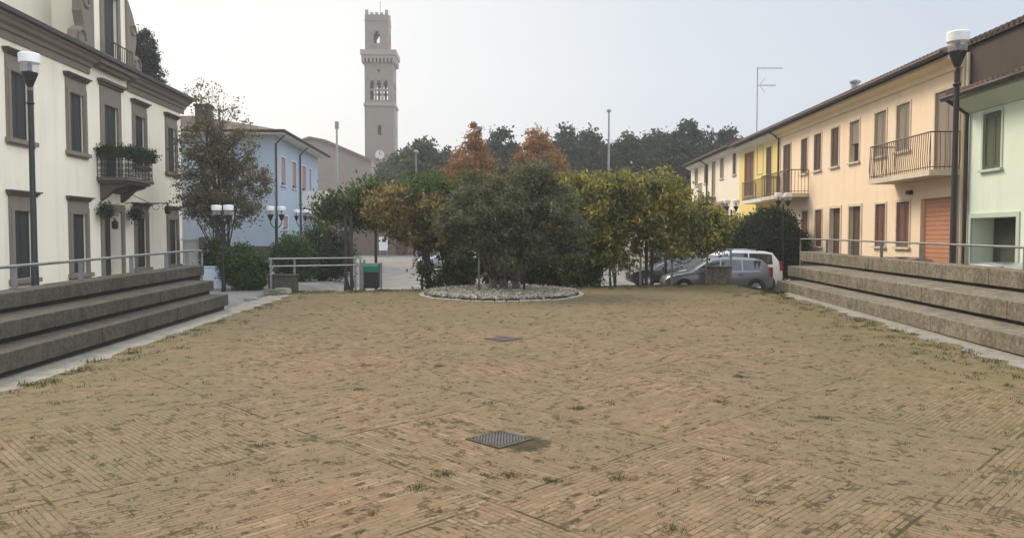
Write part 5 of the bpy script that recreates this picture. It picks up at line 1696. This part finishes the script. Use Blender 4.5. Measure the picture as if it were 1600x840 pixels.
def make_car(label, loc, rz, paint, L=4.2, Hc=1.53, W=1.74, rails=False, suv=False):
    """nose points to -x; origin on the ground under the middle"""
    t = thing('parked_car', label, 'car', loc, rz)
    h = W / 2
    hx = L / 2
    belt, roof = Hc * .60, Hc
    # station: x, bottom, belt z, belt half width, top z, top half width
    st = [(-hx, .34, .56, h * .62, .57, h * .5), (-hx + .08, .24, .66, h * .80, .68, h * .66), (-hx + .35, .2, .78, h * .95, .81, h * .82), (-hx + .8, .2, .86, h, .90, h * .88),
          (-hx + 1.12, .2, belt - .03, h, belt + .02, h * .9), (-hx + 1.42, .2, belt, h, belt + .22, h * .84), (-hx + 1.75, .2, belt + .01, h, roof - .20, h * .77), (-hx + 2.05, .2, belt + .01, h, roof - .06, h * .72),
          (-hx + 2.5, .2, belt + .02, h, roof, h * .71), (-hx + 3.1, .2, belt + .03, h, roof - .005, h * .71), (hx - .72, .2, belt + .05, h * .995, roof - .035, h * .71), (hx - .40, .22, belt + .07, h * .985, roof - .10, h * .70),
          (hx - .20, .26, belt + .06, h * .97, belt + .34, h * .76), (hx - .06, .3, belt, h * .94, belt + .06, h * .86), (hx, .34, belt - .14, h * .88, belt - .08, h * .82)]
    def ring(s):
        x, zb, ze, we, zt, wt = s
        zm = zb + (ze - zb) * .45
        half = [(we * .86, zb), (we * .97, zb + .10), (we * 1.0, zm), (we * .985, ze - .04), (we * .965, ze), (wt + (we * .96 - wt) * .08, zt - (zt - ze) * .10), (wt * .9, zt - .005), (wt * .55, zt + .012)]
        return [(x, -y, z) for y, z in half] + [(x, y, z) for y, z in reversed(half)]
    q = MB(); k = 16
    for s in st: q.v += ring(s)
    for i in range(len(st) - 1):
        for j in range(k):
            j2 = (j + 1) % k
            q.f.append((i * k + j, (i + 1) * k + j, (i + 1) * k + j2, i * k + j2)); q.m.append(0)
    q.f.append(tuple(range(k))); q.m.append(0); q.f.append(tuple(reversed(range((len(st) - 1) * k, len(st) * k)))); q.m.append(0)
    body = q.build('body', paint, t, smooth=True, auto=38)
    # side glass: lies on the slanted side between belt and roof
    def at(x, f, side, off=.006):
        for a, b in zip(st[:-1], st[1:]):
            if a[0] <= x <= b[0]:
                u = (x - a[0]) / (b[0] - a[0]); s = tuple(a[i] + (b[i] - a[i]) * u for i in range(6)); break
        r = ring(s)
        p, r2 = Vector(r[4]), Vector(r[5])
        v = p.lerp(r2, f)
        return Vector((x, side * (abs(v.y) + off), v.z))
    wins = [(-hx + 1.55, -hx + 2.28), (-hx + 2.34, -hx + 3.16), (-hx + 3.22, hx - .46)]
    for side in (-1, 1):
        for i, (xa, xb) in enumerate(wins):
            q = MB(); n = 5
            for j in range(n):
                x1 = xa + (xb - xa) * j / n; x2 = xa + (xb - xa) * (j + 1) / n
                p = [at(x1, .08, side), at(x2, .08, side), at(x2, .93, side), at(x1, .93, side)]
                if side > 0: p.reverse()
                q.quad(*p)
            q.build('side_window', M['carglass'], t)
    def cap_glass(name, ia, ib, fa, fb):
        q = MB()
        a, b = ring(st[ia]), ring(st[ib])
        def e(r, y): return Vector((r[6][0], 0, 0)) + Vector((0, r[6][1] * y, r[6][2] + .012))
        pa, pb = e(a, 1), e(b, 1); pa2, pb2 = e(a, -1), e(b, -1)
        u1, u2 = pa.lerp(pb, fa), pa.lerp(pb, fb); w1, w2 = pa2.lerp(pb2, fa), pa2.lerp(pb2, fb)
        q.quad(u1, u2, w2, w1); q.build(name, M['carglass'], t)
    cap_glass('windscreen', 4, 7, .12, .95)
    cap_glass('rear_window', 11, 12, .05, .95)
    # wheels
    R_ = .31
    for sx in (-hx + .78, hx - .72):
        for side in (-1, 1):
            yo = side * h
            q = MB(); q.tube([(sx, yo - side * .25, R_ + .02), (sx, yo + side * .006, R_ + .02)], R_ + .055, 20); q.build('wheel_arch', M['trimblack'], t)
            q = MB(); q.tube([(sx, yo - side * .22, R_), (sx, yo - side * .0, R_), (sx, yo + side * .012, R_)], [R_, R_, R_ * .94], 20); wo_ = q.build('wheel', M['tyre'], t, smooth=True, auto=40)
            q = MB(); q.tube([(sx, yo + side * .0125, R_), (sx, yo + side * .02, R_)], R_ * .62, 16)
            for s5 in range(5):
                a = s5 * 2 * math.pi / 5
                q.tube([(sx, yo + side * .022, R_), (sx + math.cos(a) * R_ * .6, yo + side * .022, R_ + math.sin(a) * R_ * .6)], .03, 5)
            q.build('rim', M['rim'], wo_)
    for side in (-1, 1):
        q = MB(); q.hexa([(-hx + .06, side * h * .55, .60), (-hx + .34, side * h * .93, .62), (-hx + .40, side * h * .95, .72), (-hx + .10, side * h * .6, .70),
                          (-hx + .10, side * h * .56, .69), (-hx + .38, side * h * .93, .76), (-hx + .46, side * h * .93, .785), (-hx + .16, side * h * .6, .75)]); q.build('headlight', M['lamp_lens'], t)
        q = MB(); q.box(hx - .16, hx - .02, side * h * .88 - .07, side * h * .88 + .07, belt - .18, belt + .22); q.build('taillight', M['red_lens'], t, bevel=.02)
        q = MB(); q.box(-hx + 1.5, -hx + 1.66, side * (h + .02) - .02, side * (h + .02) + .14 * side + .02, belt + .02, belt + .16); q.build('mirror', paint, t, bevel=.03)
        for xx in (-hx + 2.1, -hx + 3.0):
            q = MB(); q.box(xx, xx + .18, side * (h * .995) - .012, side * (h * .995) + .016, belt - .12, belt - .085); q.build('door_handle', M['trimblack'], t)
        q = MB(); q.box(-hx + 1.1, hx - 1.05, side * h * .985 - .015, side * h * .985 + .012, .22, .30); q.build('side_trim', M['trimblack'], t)
        if rails:
            q = MB(); q.tube([(-hx + 2.1, side * h * .66, roof - .02), (-hx + 2.2, side * h * .66, roof + .05), (-hx + 3.5, side * h * .66, roof + .04), (-hx + 3.6, side * h * .66, roof - .03)], .018, 6); q.build('roof_rail', M['rim'], t)
    q = MB(); q.box(-hx - .01, -hx + .1, -.35, .35, .36, .5); q.build('grille', M['trimblack'], t)
    return t

gy = gz(PXX(1115, 33), 33)
make_car('grey hatchback parked behind the steel fence at the right end of the square', (PXX(1117, 32.6), 32.6, gy), R(-2), M['grey_paint'], 4.45, 1.55, rails=False)
make_car('taller white car parked right behind the grey hatchback', (PXX(1134, 35.3), 35.3, gz(9, 35)), R(-1), M['white_paint'], 4.7, 1.78, 1.8, rails=True)
make_car('dark car with its nose showing left of the grey hatchback, behind the fence posts', (PXX(1046, 37.4), 37.4, gz(7, 37)), R(2), M['dark_paint'], 4.1, 1.42)
make_car('silver car glimpsed under the vine left of the olive', (PXX(700, 50), 50, gz(-4, 50)), R(4), M['silver_paint'], 4.1, 1.5)
make_car('dark car in the shade under the golden vine right of the olive', (PXX(870, 40.5), 40.5, gz(2, 40)), R(-3), M['dark_paint'], 4.2, 1.5)
make_car('dark car whose roof just shows over the top bench step before the peach garage', (13.42, 25.6, .17), R(91), M['dark_paint'], 4.1, 1.44)
make_car('grey car whose roof just shows over the top bench step before the mint garage', (13.25, 20.0, .17), R(91), M['silver_paint'], 4.1, 1.44)

# ------------------------------------------------------------------ haze
q = MB(); q.box(-262, 262, -40, 275, -2, 58)
hz = q.build('haze', None)
hz.data.materials.clear()
m, nt, b = nodes_of('haze_air')
nt.nodes.remove(b)
pv = nt.nodes.new('ShaderNodeVolumePrincipled')
pv.inputs['Color'].default_value = (0.93, 0.95, 0.97, 1)
pv.inputs['Density'].default_value = 0.0008
pv.inputs['Anisotropy'].default_value = 0.25
nt.links.new(pv.outputs[0], nt.nodes['Material Output'].inputs['Volume'])
hz.data.materials.append(m)
tag(hz, 'pale autumn haze hanging over the square', 'haze', kind='stuff')
